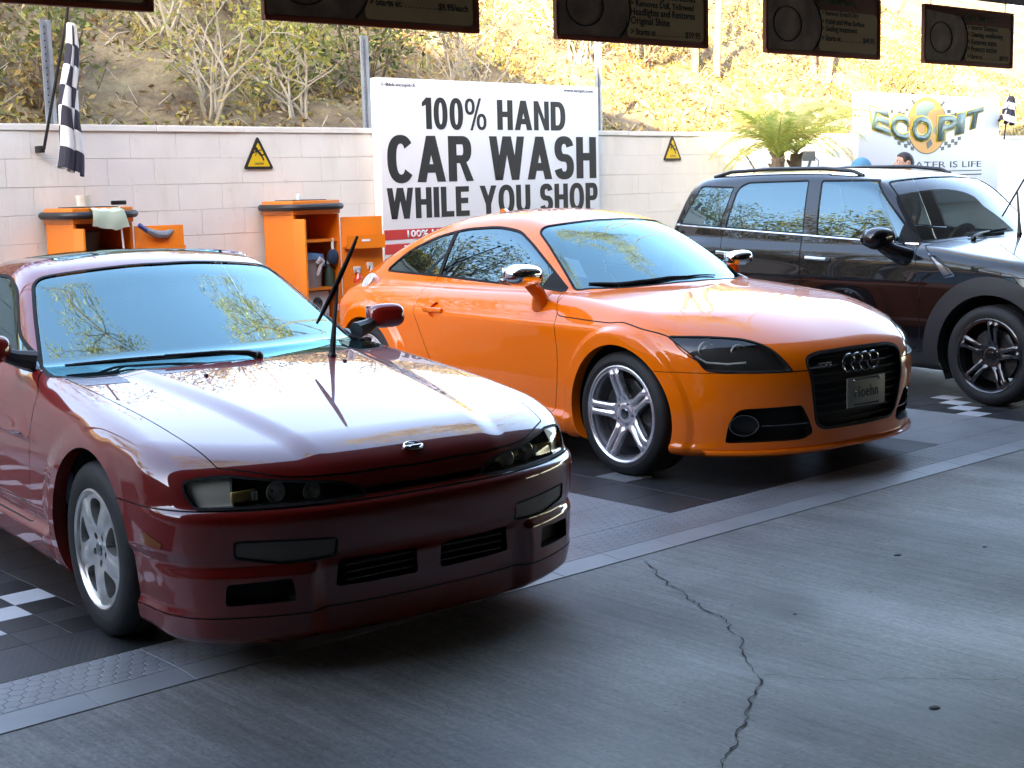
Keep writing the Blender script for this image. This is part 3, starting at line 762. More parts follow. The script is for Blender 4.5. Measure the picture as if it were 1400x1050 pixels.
for q in bl[285:]: mm.box((0, .08, 0), (BL - .007, .16, CH - .007), WM(q[2], q[3]))
mm.build('block_remainder', BLK, wall, False)['kind'] = 'stuff'
for k in range(-4, 38):
    o = link('cap_block', _cm, None, wall); o.matrix_local = WM(BL * 2 * k, TOP - .025) @ Matrix.Translation((0, rng.normal(0, .002), rng.normal(0, .0015)))

# ---- the building over the wash
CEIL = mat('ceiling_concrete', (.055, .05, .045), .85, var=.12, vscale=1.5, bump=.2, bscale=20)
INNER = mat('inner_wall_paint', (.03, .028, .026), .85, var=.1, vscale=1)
bld = thing('wash_building', 'dark concrete ceiling edge of the building along the top right corner', 'building', (0, 0, 0))
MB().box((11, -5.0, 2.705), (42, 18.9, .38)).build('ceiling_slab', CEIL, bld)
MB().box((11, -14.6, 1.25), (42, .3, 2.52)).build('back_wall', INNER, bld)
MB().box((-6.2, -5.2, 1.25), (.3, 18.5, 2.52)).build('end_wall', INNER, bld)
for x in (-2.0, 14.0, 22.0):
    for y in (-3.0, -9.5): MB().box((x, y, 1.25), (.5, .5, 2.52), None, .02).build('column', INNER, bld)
# unseen storeys, added and shaped so their roof edges cut the sun off the bays and the left of the slope
def storey(poly, z0, z1, name):
    m = MB(); n = len(poly); V = [(p[0], p[1], z0) for p in poly] + [(p[0], p[1], z1) for p in poly]
    m.add(V, [tuple(range(n))[::-1], tuple(range(n, 2*n))] + [(i, (i+1) % n, n + (i+1) % n, n + i) for i in range(n)]); m.build(name, CEIL, bld, False)
MB().box((-3.4, -2.2, 1.25), (.25, 24.2, 2.51)).build('added_side_wall', INNER, bld)  # wall added out of view to darken low reflections in the car flanks
XE, HA = -8.0, 2.5 + .48 * (11.4 + 8.0)
storey([(-30, -14), (XE, -14), (XE, 3.9), (-30, 3.9)], 2.9, HA, 'added_storey')
storey([(-7.9, -14), (17, -14), (17, 2.2 + .208 * 16.9), (-7.9, 2.2 - .208 * 8)], 2.9, 8.25, 'added_storey')
# ---- the slope behind the wall
def hill_z(s_, d):
    base = 2.0 + .10 * np.clip(d, 0, .4) + np.where(d > .35, .50 * (d - .35), 0) * np.where(d < 8, 1, 0) + np.where(d >= 8, 3.825 + .05 * (d - 8), 0)
    n = .10 * np.sin(s_ * 1.7 + d * 1.1) + .07 * np.sin(s_ * 3.1 - d * 2.3 + 1) + .04 * np.sin(s_ * 7.3 + d * 5.1) + .025 * np.sin(s_ * 13.1 - d * 9.7)
    return base + n * np.clip(d / 1.2, 0, 1)
def soil():
    m = mat('slope_soil', (.16, .11, .065), .95); t, b = nodes_of(m); L = t.links.new; tc = t.nodes.new('ShaderNodeTexCoord')
    n = t.nodes.new('ShaderNodeTexNoise'); n.inputs['Scale'].default_value = 2.2; n.inputs['Detail'].default_value = 10; n.inputs['Roughness'].default_value = .72; L(tc.outputs['Object'], n.inputs['Vector'])
    r = t.nodes.new('ShaderNodeValToRGB'); e = r.color_ramp.elements; e[0].position = .32; e[0].color = (.055, .038, .024, 1); e[1].position = .7; e[1].color = (.30, .235, .12, 1)
    k = r.color_ramp.elements.new(.5); k.color = (.17, .12, .065, 1); L(n.outputs['Fac'], r.inputs[0]); L(r.outputs[0], b.inputs['Base Color'])
    n2 = t.nodes.new('ShaderNodeTexNoise'); n2.inputs['Scale'].default_value = 22; n2.inputs['Detail'].default_value = 8; L(tc.outputs['Object'], n2.inputs['Vector'])
    bu = t.nodes.new('ShaderNodeBump'); bu.inputs['Distance'].default_value = .05; bu.inputs['Strength'].default_value = .8; L(n2.outputs['Fac'], bu.inputs['Height']); L(bu.outputs[0], b.inputs['Normal']); return m
sg_, dg_ = np.meshgrid(np.linspace(-25, 60, 341), np.concatenate([np.linspace(.17, 6, 60), np.linspace(6.3, 60, 60)]), indexing='ij')
hz = hill_z(sg_, dg_); P = sg_[..., None] * wd + (WC + dg_)[..., None] * wnrm; P[..., 2] = hz
i = np.arange(340)[:, None] * 120 + np.arange(119)[None]; Q = np.stack([i, i + 120, i + 121, i + 1], -1).reshape(-1, 4)
tag(link('hillside', mesh_np('hillside', P.reshape(-1, 3), Q, None, True, 3), soil()), 'dry earth slope rising behind the wall', kind='structure')
def HP(s_, d, dz=0.0): return s_ * wd + (WC + d) * wnrm + np.array([0, 0, float(hill_z(np.float64(s_), np.float64(d))) + dz])

# ---- leaf cards and twigs
def leafmat(name, col, tr=.35):
    m = bpy.data.materials.new(name); m.use_nodes = True; t = m.node_tree; b = t.nodes['Principled BSDF']; b.inputs['Base Color'].default_value = (*col, 1); b.inputs['Roughness'].default_value = .6
    x = t.nodes.new('ShaderNodeMixShader'); x.inputs[0].default_value = tr; tl = t.nodes.new('ShaderNodeBsdfTranslucent'); tl.inputs['Color'].default_value = (*[min(1, c * 1.4) for c in col], 1)
    t.links.new(b.outputs[0], x.inputs[1]); t.links.new(tl.outputs[0], x.inputs[2]); t.links.new(x.outputs[0], t.nodes['Material Output'].inputs['Surface']); return m
LEAF = {k: leafmat('leaf_' + k, c) for k, c in dict(green=(.075, .105, .022), olive=(.14, .13, .030), yellow=(.38, .31, .07), dry=(.38, .26, .085), straw=(.48, .39, .20), brown=(.15, .085, .035), dark=(.035, .050, .014), pale=(.26, .27, .07)).items()}
BARK = mat('twig_bark', (.17, .13, .09), .9, var=.3, vscale=12); BARKP = mat('pale_dead_wood', (.36, .31, .23), .9, var=.2, vscale=12)
def cards(name, C, L_, W_, mats, parent=None, up=.5, wts=None, seed=0):
    """one mesh of many small pointed leaves at the points C"""
    r = np.random.default_rng(seed); n = len(C); d = r.normal(size=(n, 3)); d[:, 2] = d[:, 2] * .7 + up; d /= np.linalg.norm(d, axis=1)[:, None]
    e = np.cross(d, r.normal(size=(n, 3))); e /= np.linalg.norm(e, axis=1)[:, None]
    l = (L_ * (.6 + .8 * r.random(n)))[:, None]; w = (W_ * (.6 + .8 * r.random(n)))[:, None]
    V = np.stack([C, C + d * l * .45 + e * w * .5, C + d * l, C + d * l * .45 - e * w * .5], 1).reshape(-1, 3)
    me = mesh_np(name, V, np.arange(4 * n).reshape(-1, 4), None, False)
    for k in mats: me.materials.append(LEAF[k])
    me.polygons.foreach_set('material_index', r.choice(len(mats), n, p=wts).astype(np.int32)); me.update()
    return link(name, me, None, parent)
def branches(m, p, d, ln, r, depth, rnd, tips, spread=.55, nseg=4):
    pts = [Vector(p)]; dd = Vector(d).normalized()
    for k in range(nseg):
        dd = (dd + Vector((rnd.gauss(0, .16), rnd.gauss(0, .16), rnd.gauss(.02, .12)))).normalized(); pts.append(pts[-1] + dd * ln / nseg)
    m.tube(pts, [r * (1 - .55 * k / nseg) for k in range(nseg + 1)], 5 if depth > 0 else 3, False)
    tips.append(pts[-1]); tips.append(pts[-2])
    if depth > 0:
        for k in range(rnd.choice((2, 3, 3))):
            q = pts[rnd.randint(1, nseg)]; nd = (dd + Vector((rnd.gauss(0, spread), rnd.gauss(0, spread), rnd.gauss(.1, spread * .7)))).normalized()
            branches(m, q, nd, ln * rnd.uniform(.5, .8), r * .55, depth - 1, rnd, tips, spread, nseg)
def shrub(s_, d, h, label, leaves, seed, n=700, stems=6, wood=BARK, L_=.07, W_=.03, lean=.5, sc=.10, name='shrub'):
    rnd = random.Random(seed); root = thing(name, label, 'shrub' if name == 'shrub' else 'bush', HP(s_, d, -.03), 0, 'shrubs on the slope'); m = MB(); tips = []
    for k in range(stems):
        a = rnd.uniform(0, 6.28); branches(m, (rnd.gauss(0, .06), rnd.gauss(0, .06), 0), (math.cos(a) * lean, math.sin(a) * lean, 1), h * rnd.uniform(.45, .7), .011 + .006 * h, 2, rnd, tips)
    m.build('stems', wood, root)
    if n:
        r = np.random.default_rng(seed); T_ = np.array([tuple(t) for t in tips]); C = T_[r.integers(0, len(T_), n)] + r.normal(0, sc, (n, 3)); C[:, 2] = np.maximum(C[:, 2], .02)
        cards('foliage', C, L_, W_, leaves, root, .25, None, seed)
    return root
SH = [(4.35, 1.3, 1.5, 'dense straw coloured shrub at the far left of the slope', ('straw', 'olive', 'dry', 'brown'), 1200, 7, BARK),
      (5.0, 2.4, 1.7, 'tall yellowish shrub above the left metal post', ('yellow', 'straw', 'olive'), 1300, 7, BARK),
      (5.55, .75, .62, 'low brown tangled shrub just right of the checkered flag', ('brown', 'olive', 'dry'), 420, 10, BARK),
      (5.95, 1.25, 1.0, 'olive green shrub on the slope right of the checkered flag', ('olive', 'green', 'pale'), 700, 6, BARK),
      (6.15, 3.0, 1.6, 'large golden shrub high on the left slope', ('yellow', 'straw', 'dry', 'olive'), 1400, 7, BARK),
      (6.98, .55, 1.25, 'nearly bare twiggy shrub above the left yellow warning sign', ('yellow', 'pale'), 260, 7, BARKP),
      (7.45, 1.9, 1.5, 'loose yellow leaved shrub behind the bare twiggy one', ('yellow', 'straw', 'pale'), 900, 6, BARKP),
      (7.95, .65, .95, 'thin pale green shrub left of the middle metal post', ('pale', 'yellow', 'green'), 420, 6, BARKP),
      (8.35, 1.35, 1.1, 'bright yellow green bush above the middle metal post', ('yellow', 'pale'), 1100, 6, BARK),
      (9.15, 1.1, 1.15, 'dark green bush with a shaded base above the big banner', ('dark', 'green', 'pale'), 900, 8, BARK),
      (9.0, 2.7, 1.7, 'tall olive shrub high above the big banner', ('olive', 'yellow', 'straw'), 1200, 7, BARK),
      (10.05, .75, 1.1, 'dry pale shrub of tangled grey branches over the banner', ('straw', 'dry'), 350, 10, BARKP),
      (10.75, 1.5, 1.4, 'sunlit straw coloured shrub above the right end of the banner', ('straw', 'dry', 'pale'), 900, 8, BARKP),
      (11.6, 2.7, 1.7, 'sunlit brushy shrub between the hanging menus', ('straw', 'olive', 'brown'), 1100, 8, BARKP),
      (13.5, 2.2, 1.1, 'spiky sunlit shrub of crossing branches behind the third menu gap', ('dry', 'olive', 'brown'), 700, 8, BARKP),
      (15.2, 2.6, 1.5, 'sunlit scrub behind the second menu from the right', ('olive', 'brown', 'straw'), 900, 8, BARK),
      (18.2, 2.7, 1.3, 'sunlit scrub left of the rightmost menu', ('olive', 'yellow', 'straw'), 700, 7, BARK),
      (20.9, 1.9, .7, 'small round sunlit bush below the rightmost menu', ('olive', 'yellow'), 420, 6, BARK),
      (22.6, 2.2, .8, 'small sunlit bush at the right edge of the slope', ('olive', 'yellow', 'straw'), 420, 6, BARK),
      (6.9, 4.5, 1.9, 'tall straw shrub near the top of the left slope', ('straw', 'yellow', 'olive'), 1200, 7, BARK),
      (4.2, 4.2, 2.0, 'tall olive shrub at the top of the left slope', ('olive', 'yellow', 'dry'), 1200, 7, BARK),
      (10.0, 4.6, 1.9, 'tall brushy shrub above the banner near the crest', ('straw', 'olive', 'yellow'), 1200, 7, BARK)]
for k, q in enumerate(SH): shrub(q[0], q[1], q[2], q[3], q[4], 40 + k, q[5], q[6], q[7])
def trunk_tree(s_, d, h, rad, label, leaves, seed, n=5200, zb=None):
    rnd = random.Random(seed); p = HP(s_, d, -.1); root = thing('tree', label, 'tree', p, 0, 'trees on the slope'); m = MB(); tips = []
    bend = Vector((rnd.gauss(0, .1), rnd.gauss(0, .1), 1)); pts = [Vector((0, 0, 0)), bend * h * .25, bend * h * .5]
    m.tube(pts, [.16, .12, .09], 8, False)
    for k in range(7):
        a = k * .9 + rnd.random(); branches(m, pts[1 + k % 2], (math.cos(a), math.sin(a), .9), h * .36, .06, 2, rnd, tips, .6)
    m.build('trunk', BARK, root); r = np.random.default_rng(seed); T_ = np.array([tuple(t) for t in tips])
    C = T_[r.integers(0, len(T_), n)] + r.normal(0, rad * .16, (n, 3)); cards('crown', C, .17, .075, leaves, root, 0, None, seed); return root
TREES = [(-7.0, 7.0, 5.0, 2.6, 'broad olive tree on the crest out to the left'), (-1.5, 8.5, 5.5, 2.8, 'bushy golden tree on the crest left of the bays'), (-12.5, 6.0, 5.0, 2.6, 'dry tree far out to the left of the bays')]
for k, q in enumerate(TREES): trunk_tree(*q, ('olive', 'yellow', 'straw', 'green'), 90 + k)
def tall_tree(s_, d, h, label, seed, lean=0.0, n=5200):
    rnd = random.Random(seed); root = thing('tall_tree', label, 'tree', HP(s_, d, -.1), 0, 'tall trees leaning over the wall'); m = MB(); tips = []
    for k in range(3):
        a = rnd.uniform(0, 6.28); pts = [Vector((rnd.gauss(0, .12), rnd.gauss(0, .12), 0))]
        dr = Vector((lean + math.cos(a) * .07, -.08 + math.sin(a) * .07, 1)).normalized()
        for q in range(6): dr = (dr + Vector((rnd.gauss(0, .07), rnd.gauss(-.02, .06), 0))).normalized(); pts.append(pts[-1] + dr * h / 7)
        m.tube(pts, [.055 * (1 - .11 * q) for q in range(7)], 7, False)
        for q in range(7): branches(m, pts[6], (rnd.gauss(0, .8), rnd.gauss(-.25, .8), .55), min(h * .15, 1.7), .025, 2, rnd, tips, .6)
    m.build('trunk', BARK, root); r = np.random.default_rng(seed); T_ = np.array([tuple(t) for t in tips]); T_ = T_[T_[:, 2] > h * .78]
    C = T_[r.integers(0, len(T_), n)] + r.normal(0, .20, (n, 3)); cards('crown', C, .15, .05, ('yellow', 'straw', 'olive', 'pale'), root, -.2, None, seed)
tall_tree(1.3, 2.2, 15.5, 'tall pale stemmed tree on the slope behind the checkered flag, its crown above the picture', 71, .22)
tall_tree(16.2, 2.4, 12.0, 'tall sunlit tree with bare stems behind the gap right of the third menu', 72)
tall_tree(19.6, 2.6, 17.0, 'tall sunlit tree behind the second menu from the right', 73)
# litter, twigs and grass: past counting
r = np.random.default_rng(3); n = 80000; s_ = r.uniform(2.5, 27, n); d = .25 + r.random(n) ** 1.3 * 6.0
keep = (np.sin(s_ * 1.3 + d * 2.1) + np.sin(s_ * 2.9 - d * 1.3) + r.normal(0, .9, n)) > -.45; s_, d = s_[keep], d[keep]
C = s_[:, None] * wd + (WC + d)[:, None] * wnrm; C[:, 2] = hill_z(s_, d) + .008
o = cards('leaf_litter', C, .070, .034, ('straw', 'dry', 'brown', 'yellow', 'olive', 'brown'), None, .12, None, 5); tag(o, 'dry fallen leaves covering the slope', 'leaf litter', kind='stuff')
n = 2600; cs, cd = r.uniform(3, 26, 90), .22 + r.random(90) ** 1.5 * 3.5; k = r.integers(0, 90, n); s_, d = cs[k] + r.normal(0, .10, n), np.maximum(.2, cd[k] + r.normal(0, .08, n))
C = s_[:, None] * wd + (WC + d)[:, None] * wnrm; C[:, 2] = hill_z(s_, d)
o = cards('grass_tufts', C, .20, .012, ('pale', 'green', 'yellow', 'straw'), None, 1.6, None, 6); tag(o, 'tufts of pale green grass along the foot of the slope', 'grass', kind='stuff')
m = MB(); rnd = random.Random(5)
for k in range(420):
    a, b = rnd.uniform(3, 25), .25 + rnd.random() ** 1.4 * 4.5; p = Vector(HP(a, b, .02)); q = rnd.uniform(0, 6.28); l = rnd.uniform(.15, .6)
    m.tube([p, p + Vector((math.cos(q) * l * .5, math.sin(q) * .2 * l, .03 + l * .25)), p + Vector((math.cos(q) * l, math.sin(q) * .4 * l, l * rnd.uniform(-.1, .5)))], [.006, .005, .002], 3, False)
tag(m.build('fallen_twigs', BARKP), 'loose dry twigs strewn over the slope', 'twigs', kind='stuff')
# ------------------------------------------------------------ wheels
def plane_skin(V, T):
    s = Skin.__new__(Skin); s.F = None; s.V, s.T = V, T; s.tag = np.zeros(len(T), int); s.names = ['body']; return s
def wheel_face(rmax, opening, height, lip, mat_, parent, depth=.035, nr=34, ns=170, name='spokes'):
    r = np.linspace(0.004, rmax, nr); a = np.arange(ns) * 2 * math.pi / ns
    V = np.stack([np.outer(r, np.cos(a)).ravel(), np.outer(r, np.sin(a)).ravel(), np.zeros(nr * ns)], 1)
    i = np.arange(nr - 1)[:, None] * ns; k = np.arange(ns)[None]; k2 = (k + 1) % ns
    T = np.concatenate([np.stack([i + k, i + ns + k, i + ns + k2], -1).reshape(-1, 3), np.stack([i + k, i + ns + k2, i + k2], -1).reshape(-1, 3)])
    s = plane_skin(V, T); s.cut(opening(V)); keep = opening(s.mid()) > 0
    hole = ~keep; e = s.rim(keep)
    Z = height(s.V); s.V[:, 2] = Z
    u, inv = np.unique(s.T[keep], return_inverse=True); Tk = inv.reshape(-1, 3)
    # side walls of the openings
    ue, ie = np.unique(e, return_inverse=True); ie = ie.reshape(-1, 2); A = s.V[ue]; B = A.copy(); B[:, 2] -= depth; B[:, :2] *= 1.0
    n0 = len(u); Q = np.stack([ie[:, 1], ie[:, 0], ie[:, 0] + len(ue), ie[:, 1] + len(ue)], 1) + n0
    Tq = np.concatenate([Q[:, [0, 1, 2]], Q[:, [0, 2, 3]]])
    me = mesh_np(name, np.concatenate([s.V[u], A, B]), np.concatenate([Tk, Tq]), None, True, .6)
    return link(name, me, mat_, parent)

def tyre_and_barrel(R, rr, width, mat_rim, parent):
    t = MB().lathe([(rr - .004, -.022), (rr + .006, -.010), (rr + .012, -.004), (rr + .022, -.003), (rr + .03, -.0), (R - .05, .001), (R - .034, -.002), (R - .016, -.010), (R - .004, -.024), (R, -.04),
                    (R, -width * .30), (R - .007, -width * .305), (R - .007, -width * .33), (R, -width * .335), (R, -width * .64), (R - .007, -width * .645), (R - .007, -width * .67), (R, -width * .675),
                    (R, -width + .03), (R - .02, -width), (rr + .02, -width), (rr - .004, -width + .02)], 72)
    t.build('tyre', TYRE, parent, angle=.7)
    b = MB().lathe([(rr + .010, -.012), (rr + .008, -.004), (rr + .002, -.002), (rr - .004, -.006), (rr - .010, -.016), (rr - .016, -.028), (rr - .022, -.06), (rr - .022, -width + .01)], 72)
    b.build('rim', mat_rim, parent, angle=.9)
    MB().lathe([(.05, -.075), (rr * .72, -.075), (rr * .72, -.098), (.05, -.098)], 40, closed=True).build('brake_disc', BRAKE, parent)
    cal = MB(); M = Matrix.Rotation(math.radians(20), 4, 'Z')
    cal.box((rr * .60, 0, -.083), (.055, .15, .05), M, .012); cal.build('brake_caliper', PLASTIC, parent)

def make_wheel(kind, R, rr, width, parent, x, y, z, right, spin):
    w = bpy.data.objects.new('wheel', None); COL.objects.link(w); w.parent = parent; w.empty_display_size = .1
    w.location = (x, y, z); w.matrix_local = Matrix.Translation((x, y, z)) @ Matrix.Rotation(math.pi / 2 * (1 if right else -1), 4, 'X') @ Matrix.Rotation(spin, 4, 'Z')
    def pol(P): return np.hypot(P[:, 0], P[:, 1]), np.arctan2(P[:, 1], P[:, 0])
    if kind == 'five':
        tyre_and_barrel(R, rr, width, ALLOY, w)
        op = outline([(.080, -.004, .01), (.110, -.026, .02), (.160, -.056, .03), (.178, -.036, .02), (.183, 0, .05), (.178, .036, .02), (.160, .056, .03), (.110, .026, .02)], .02)
        op = op * (rr / .208)
        def opening(P):
            r, a = pol(P); k = (a + math.pi / 5) % (2 * math.pi / 5) - math.pi / 5
            f = sdf(op, np.stack([r * np.cos(k), r * np.sin(k)], 1), .2)
            k2 = a % (2 * math.pi / 5) - math.pi / 5          # lug holes lie on the spokes
            return np.minimum(f, np.hypot(r * np.cos(k2) - .052, r * np.sin(k2)) - .0125)
        def height(P):
            r, a = pol(P); k2 = a % (2 * math.pi / 5) - math.pi / 5
            return -.020 + .010 * sstep(r, .04, .10) - .008 * sstep(r, .12, rr) + .006 * (1 - sstep(np.abs(r * np.sin(k2)), .012, .03)) * sstep(r, .07, .12) + .004 * (1 - sstep(r, .026, .032))
        wheel_face(rr - .008, opening, height, .01, ALLOY, w)
        MB().lathe([(0, -.012), (.024, -.013), (.028, -.02), (.028, -.05)], 24).build('hub_cap', DKCHROME, w)
        for k in range(5):
            q = k * 2 * math.pi / 5 + math.pi / 5; MB().lathe([(0, -.022), (.007, -.023), (.009, -.03), (.009, -.06)], 6, Matrix.Translation((.052 * math.cos(q), .052 * math.sin(q), 0))).build('wheel_nut', DKCHROME, w)
    else:
        m_ = ALLOY2 if kind == 'twin' else BLACKAL
        tyre_and_barrel(R, rr, width, m_, w)
        hw0, hw1, slot = (.036, .036, .0055) if kind == 'twin' else (.020, .046, .013)
        def opening(P):
            r, a = pol(P); k = (a + math.pi / 5) % (2 * math.pi / 5) - math.pi / 5
            d = np.abs(r * np.sin(k)); along = r * np.cos(k); hw = hw0 + (hw1 - hw0) * np.clip(r / rr, 0, 1) + .010 * (1 - sstep(r, .08, .12)) + .014 * sstep(r, rr * .86, rr)
            sl = np.maximum(np.maximum(d - slot * np.clip((r - .07) / .1, .4, 1.2), (rr * .40) - along), along - rr * .86)
            inside = np.maximum(np.maximum(hw - d, .072 - r), r - (rr - .016))   # <0 inside an opening
            return np.minimum(inside, sl)
        def height(P):
            r, a = pol(P); k = (a + math.pi / 5) % (2 * math.pi / 5) - math.pi / 5; d = np.abs(r * np.sin(k))
            crown = .010 * (1 - ((d - .021) / .018) ** 2).clip(0, 1) * sstep(r, .07, .10) * (1 - sstep(r, rr * .86, rr * .97))
            return -.040 + .030 * sstep(r, .05, rr * .9) + crown + .006 * (1 - sstep(r, .05, .06))
        wheel_face(rr - .006, opening, height, .01, m_, w, .03)
        MB().lathe([(0, -.028), (.026, -.029), (.031, -.035), (.031, -.07)], 24).build('hub_cap', DKCHROME if kind == 'twin' else BLACKAL, w)
        for k in range(5):
            q = k * 2 * math.pi / 5 + math.pi / 5; MB().lathe([(0, -.034), (.008, -.035), (.010, -.04), (.010, -.07)], 6, Matrix.Translation((.056 * math.cos(q), .056 * math.sin(q), 0))).build('wheel_nut', DKCHROME, w)
    return w

def wells(sk, root, xs, zc, R, y_out=.80):
    for xw in xs:
        for sg in (-1, 1):
            m = MB(); n = 30; V = []
            for k in range(n + 1):
                a = math.radians(-28 + 236 * k / n); V.append((xw + (R + .012) * math.cos(a), zc + (R + .012) * math.sin(a)))
            vv = [(x, sg * y_out, z) for x, z in V] + [(x, sg * .48, z) for x, z in V]
            m.add(vv, [(k, k + 1, n + 2 + k, n + 1 + k) for k in range(n)] + [tuple(range(n + 1, 2 * n + 2))])
            m.build('wheel_well', LINER, root)

def split_lr(sk, mask, name, mat_, root, **kw):
    y = sk.mid()[:, 1]; out = []
    for sg in (-1, 1): out.append(skin_part(sk, mask & (y * sg > 0), name, mat_, root, **kw))
    return out

def surf_y(F, x, z, sg=-1, lo=.2, hi=1.1):
    """y of the flank at (x, z)"""
    for _ in range(40):
        m = (lo + hi) / 2
        if F(np.array([[x, sg * m, z]]))[0] < 0: lo = m
        else: hi = m
    return sg * lo
def surf_z(F, x, y, lo=.4, hi=1.8):
    for _ in range(40):
        m = (lo + hi) / 2
        if F(np.array([[x, y, m]]))[0] < 0: lo = m
        else: hi = m
    return lo
def surf_x(F, y, z, lo=0.0, hi=1.3):
    for _ in range(40):
        m = (lo + hi) / 2
        if F(np.array([[m, y, z]]))[0] < 0: lo = m
        else: hi = m
    return lo

def blob(name, c, abc, mat_, parent, p=3.0, rot=None, F=None, h=.011):
    a = np.array(abc)
    f0 = F or (lambda P: ((np.abs(P / a) ** p).sum(1) + 1e-12) ** (1 / p) * a.min() - a.min())
    s = Skin(f0, -a * 1.35, a * 1.35, h, 1)
    o = skin_part(s, np.ones(len(s.T), bool), name, mat_, parent); o.location = c
    if rot: o.rotation_euler = rot
    return o, s

def interior(root, xw, zb, wheel_y, hx, seats, col, roof_z, mirror_x):
    """dashboard, front seats, steering wheel and mirror behind the glass"""
    d = MB(); d.box((xw, 0, zb - .10), (.42, 1.30, .16), None, .05); d.box((xw - .10, wheel_y, zb - .03), (.2, .36, .1), None, .04); d.build('dashboard', DASH, root)
    MB().box((xw - 1.1, 0, .30), (2.4, 1.36, .06)).build('cabin_floor', DASH, root)
    for sx, sy in seats:
        st = MB(); st.box((sx, sy, zb - .42), (.50, .48, .16), None, .05)
        M = Matrix.Translation((sx - .22, sy, zb - .38)) @ Matrix.Rotation(math.radians(-18), 4, 'Y')
        st.box((0, 0, .30), (.15, .46, .62), M, .06); o = st.build('seat', col, root)
        hd = MB(); hd.box((0, 0, .70), (.10, .26, .17), M, .04); hd.build('headrest', col, o)
    w = MB(); M = Matrix.Translation((xw - .34, wheel_y, zb - .10)) @ Matrix.Rotation(math.radians(-68), 4, 'Y')
    pts = [(.18 * math.cos(a), .18 * math.sin(a), 0) for a in np.linspace(0, 2 * math.pi, 33)]
    w.tube(pts, .015, 8, False, M)
    for a in (0, 2.1, 4.2): w.box((.09 * math.cos(a), .09 * math.sin(a), -.01), (.17, .03, .02), M @ Matrix.Rotation(0, 4, 'Z')) if a == 0 else w.tube([(0, 0, -.02), (.18 * math.cos(a), .18 * math.sin(a), 0)], .014, 6, True, M)
    w.ball((0, 0, -.015), (.06, .06, .03), 8, M); w.build('steering_wheel', PLASTIC, root)
    m_ = MB(); m_.box((mirror_x, 0, roof_z - .09), (.03, .24, .065), None, .012); m_.tube([(mirror_x, 0, roof_z - .07), (mirror_x - .015, 0, roof_z - .025)], .008, 6); m_.build('rear_view_mirror', PLASTIC, root)

def wiper(name, root, pivot, tip, b0, b1, F=None, lift=.012):
    """arm from pivot to tip, blade from b0 to b1"""
    m = MB(); a, b = Vector(pivot), Vector(tip)
    m.tube([a, a + (b - a) * .12 + Vector((0, 0, .012)), a + (b - a) * .4 + Vector((0, 0, .014)), b], [.016, .013, .009, .006], 8)
    m.ball(tuple(a), .02, 6); o = m.build(name, PLASTIC, root)
    p = MB(); c0, c1 = Vector(b0), Vector(b1); mid_ = (c0 + c1) / 2; hop = (b - mid_); 
    p.tube([c0, c0 + (c1 - c0) * .5, c1], .006, 6)
    q = [c0 + (c1 - c0) * t + hop * (1 - (2*t - 1) ** 2) * .8 for t in np.linspace(.04, .96, 9)]
    p.tube(q, .006, 6)
    for t in (.25, .75): p.tube([c0 + (c1 - c0) * (t - .12), c0 + (c1 - c0) * t + hop * .4, c0 + (c1 - c0) * (t + .12)], .005, 6)
    p.build('wiper_blade', RUBBER, o); return o

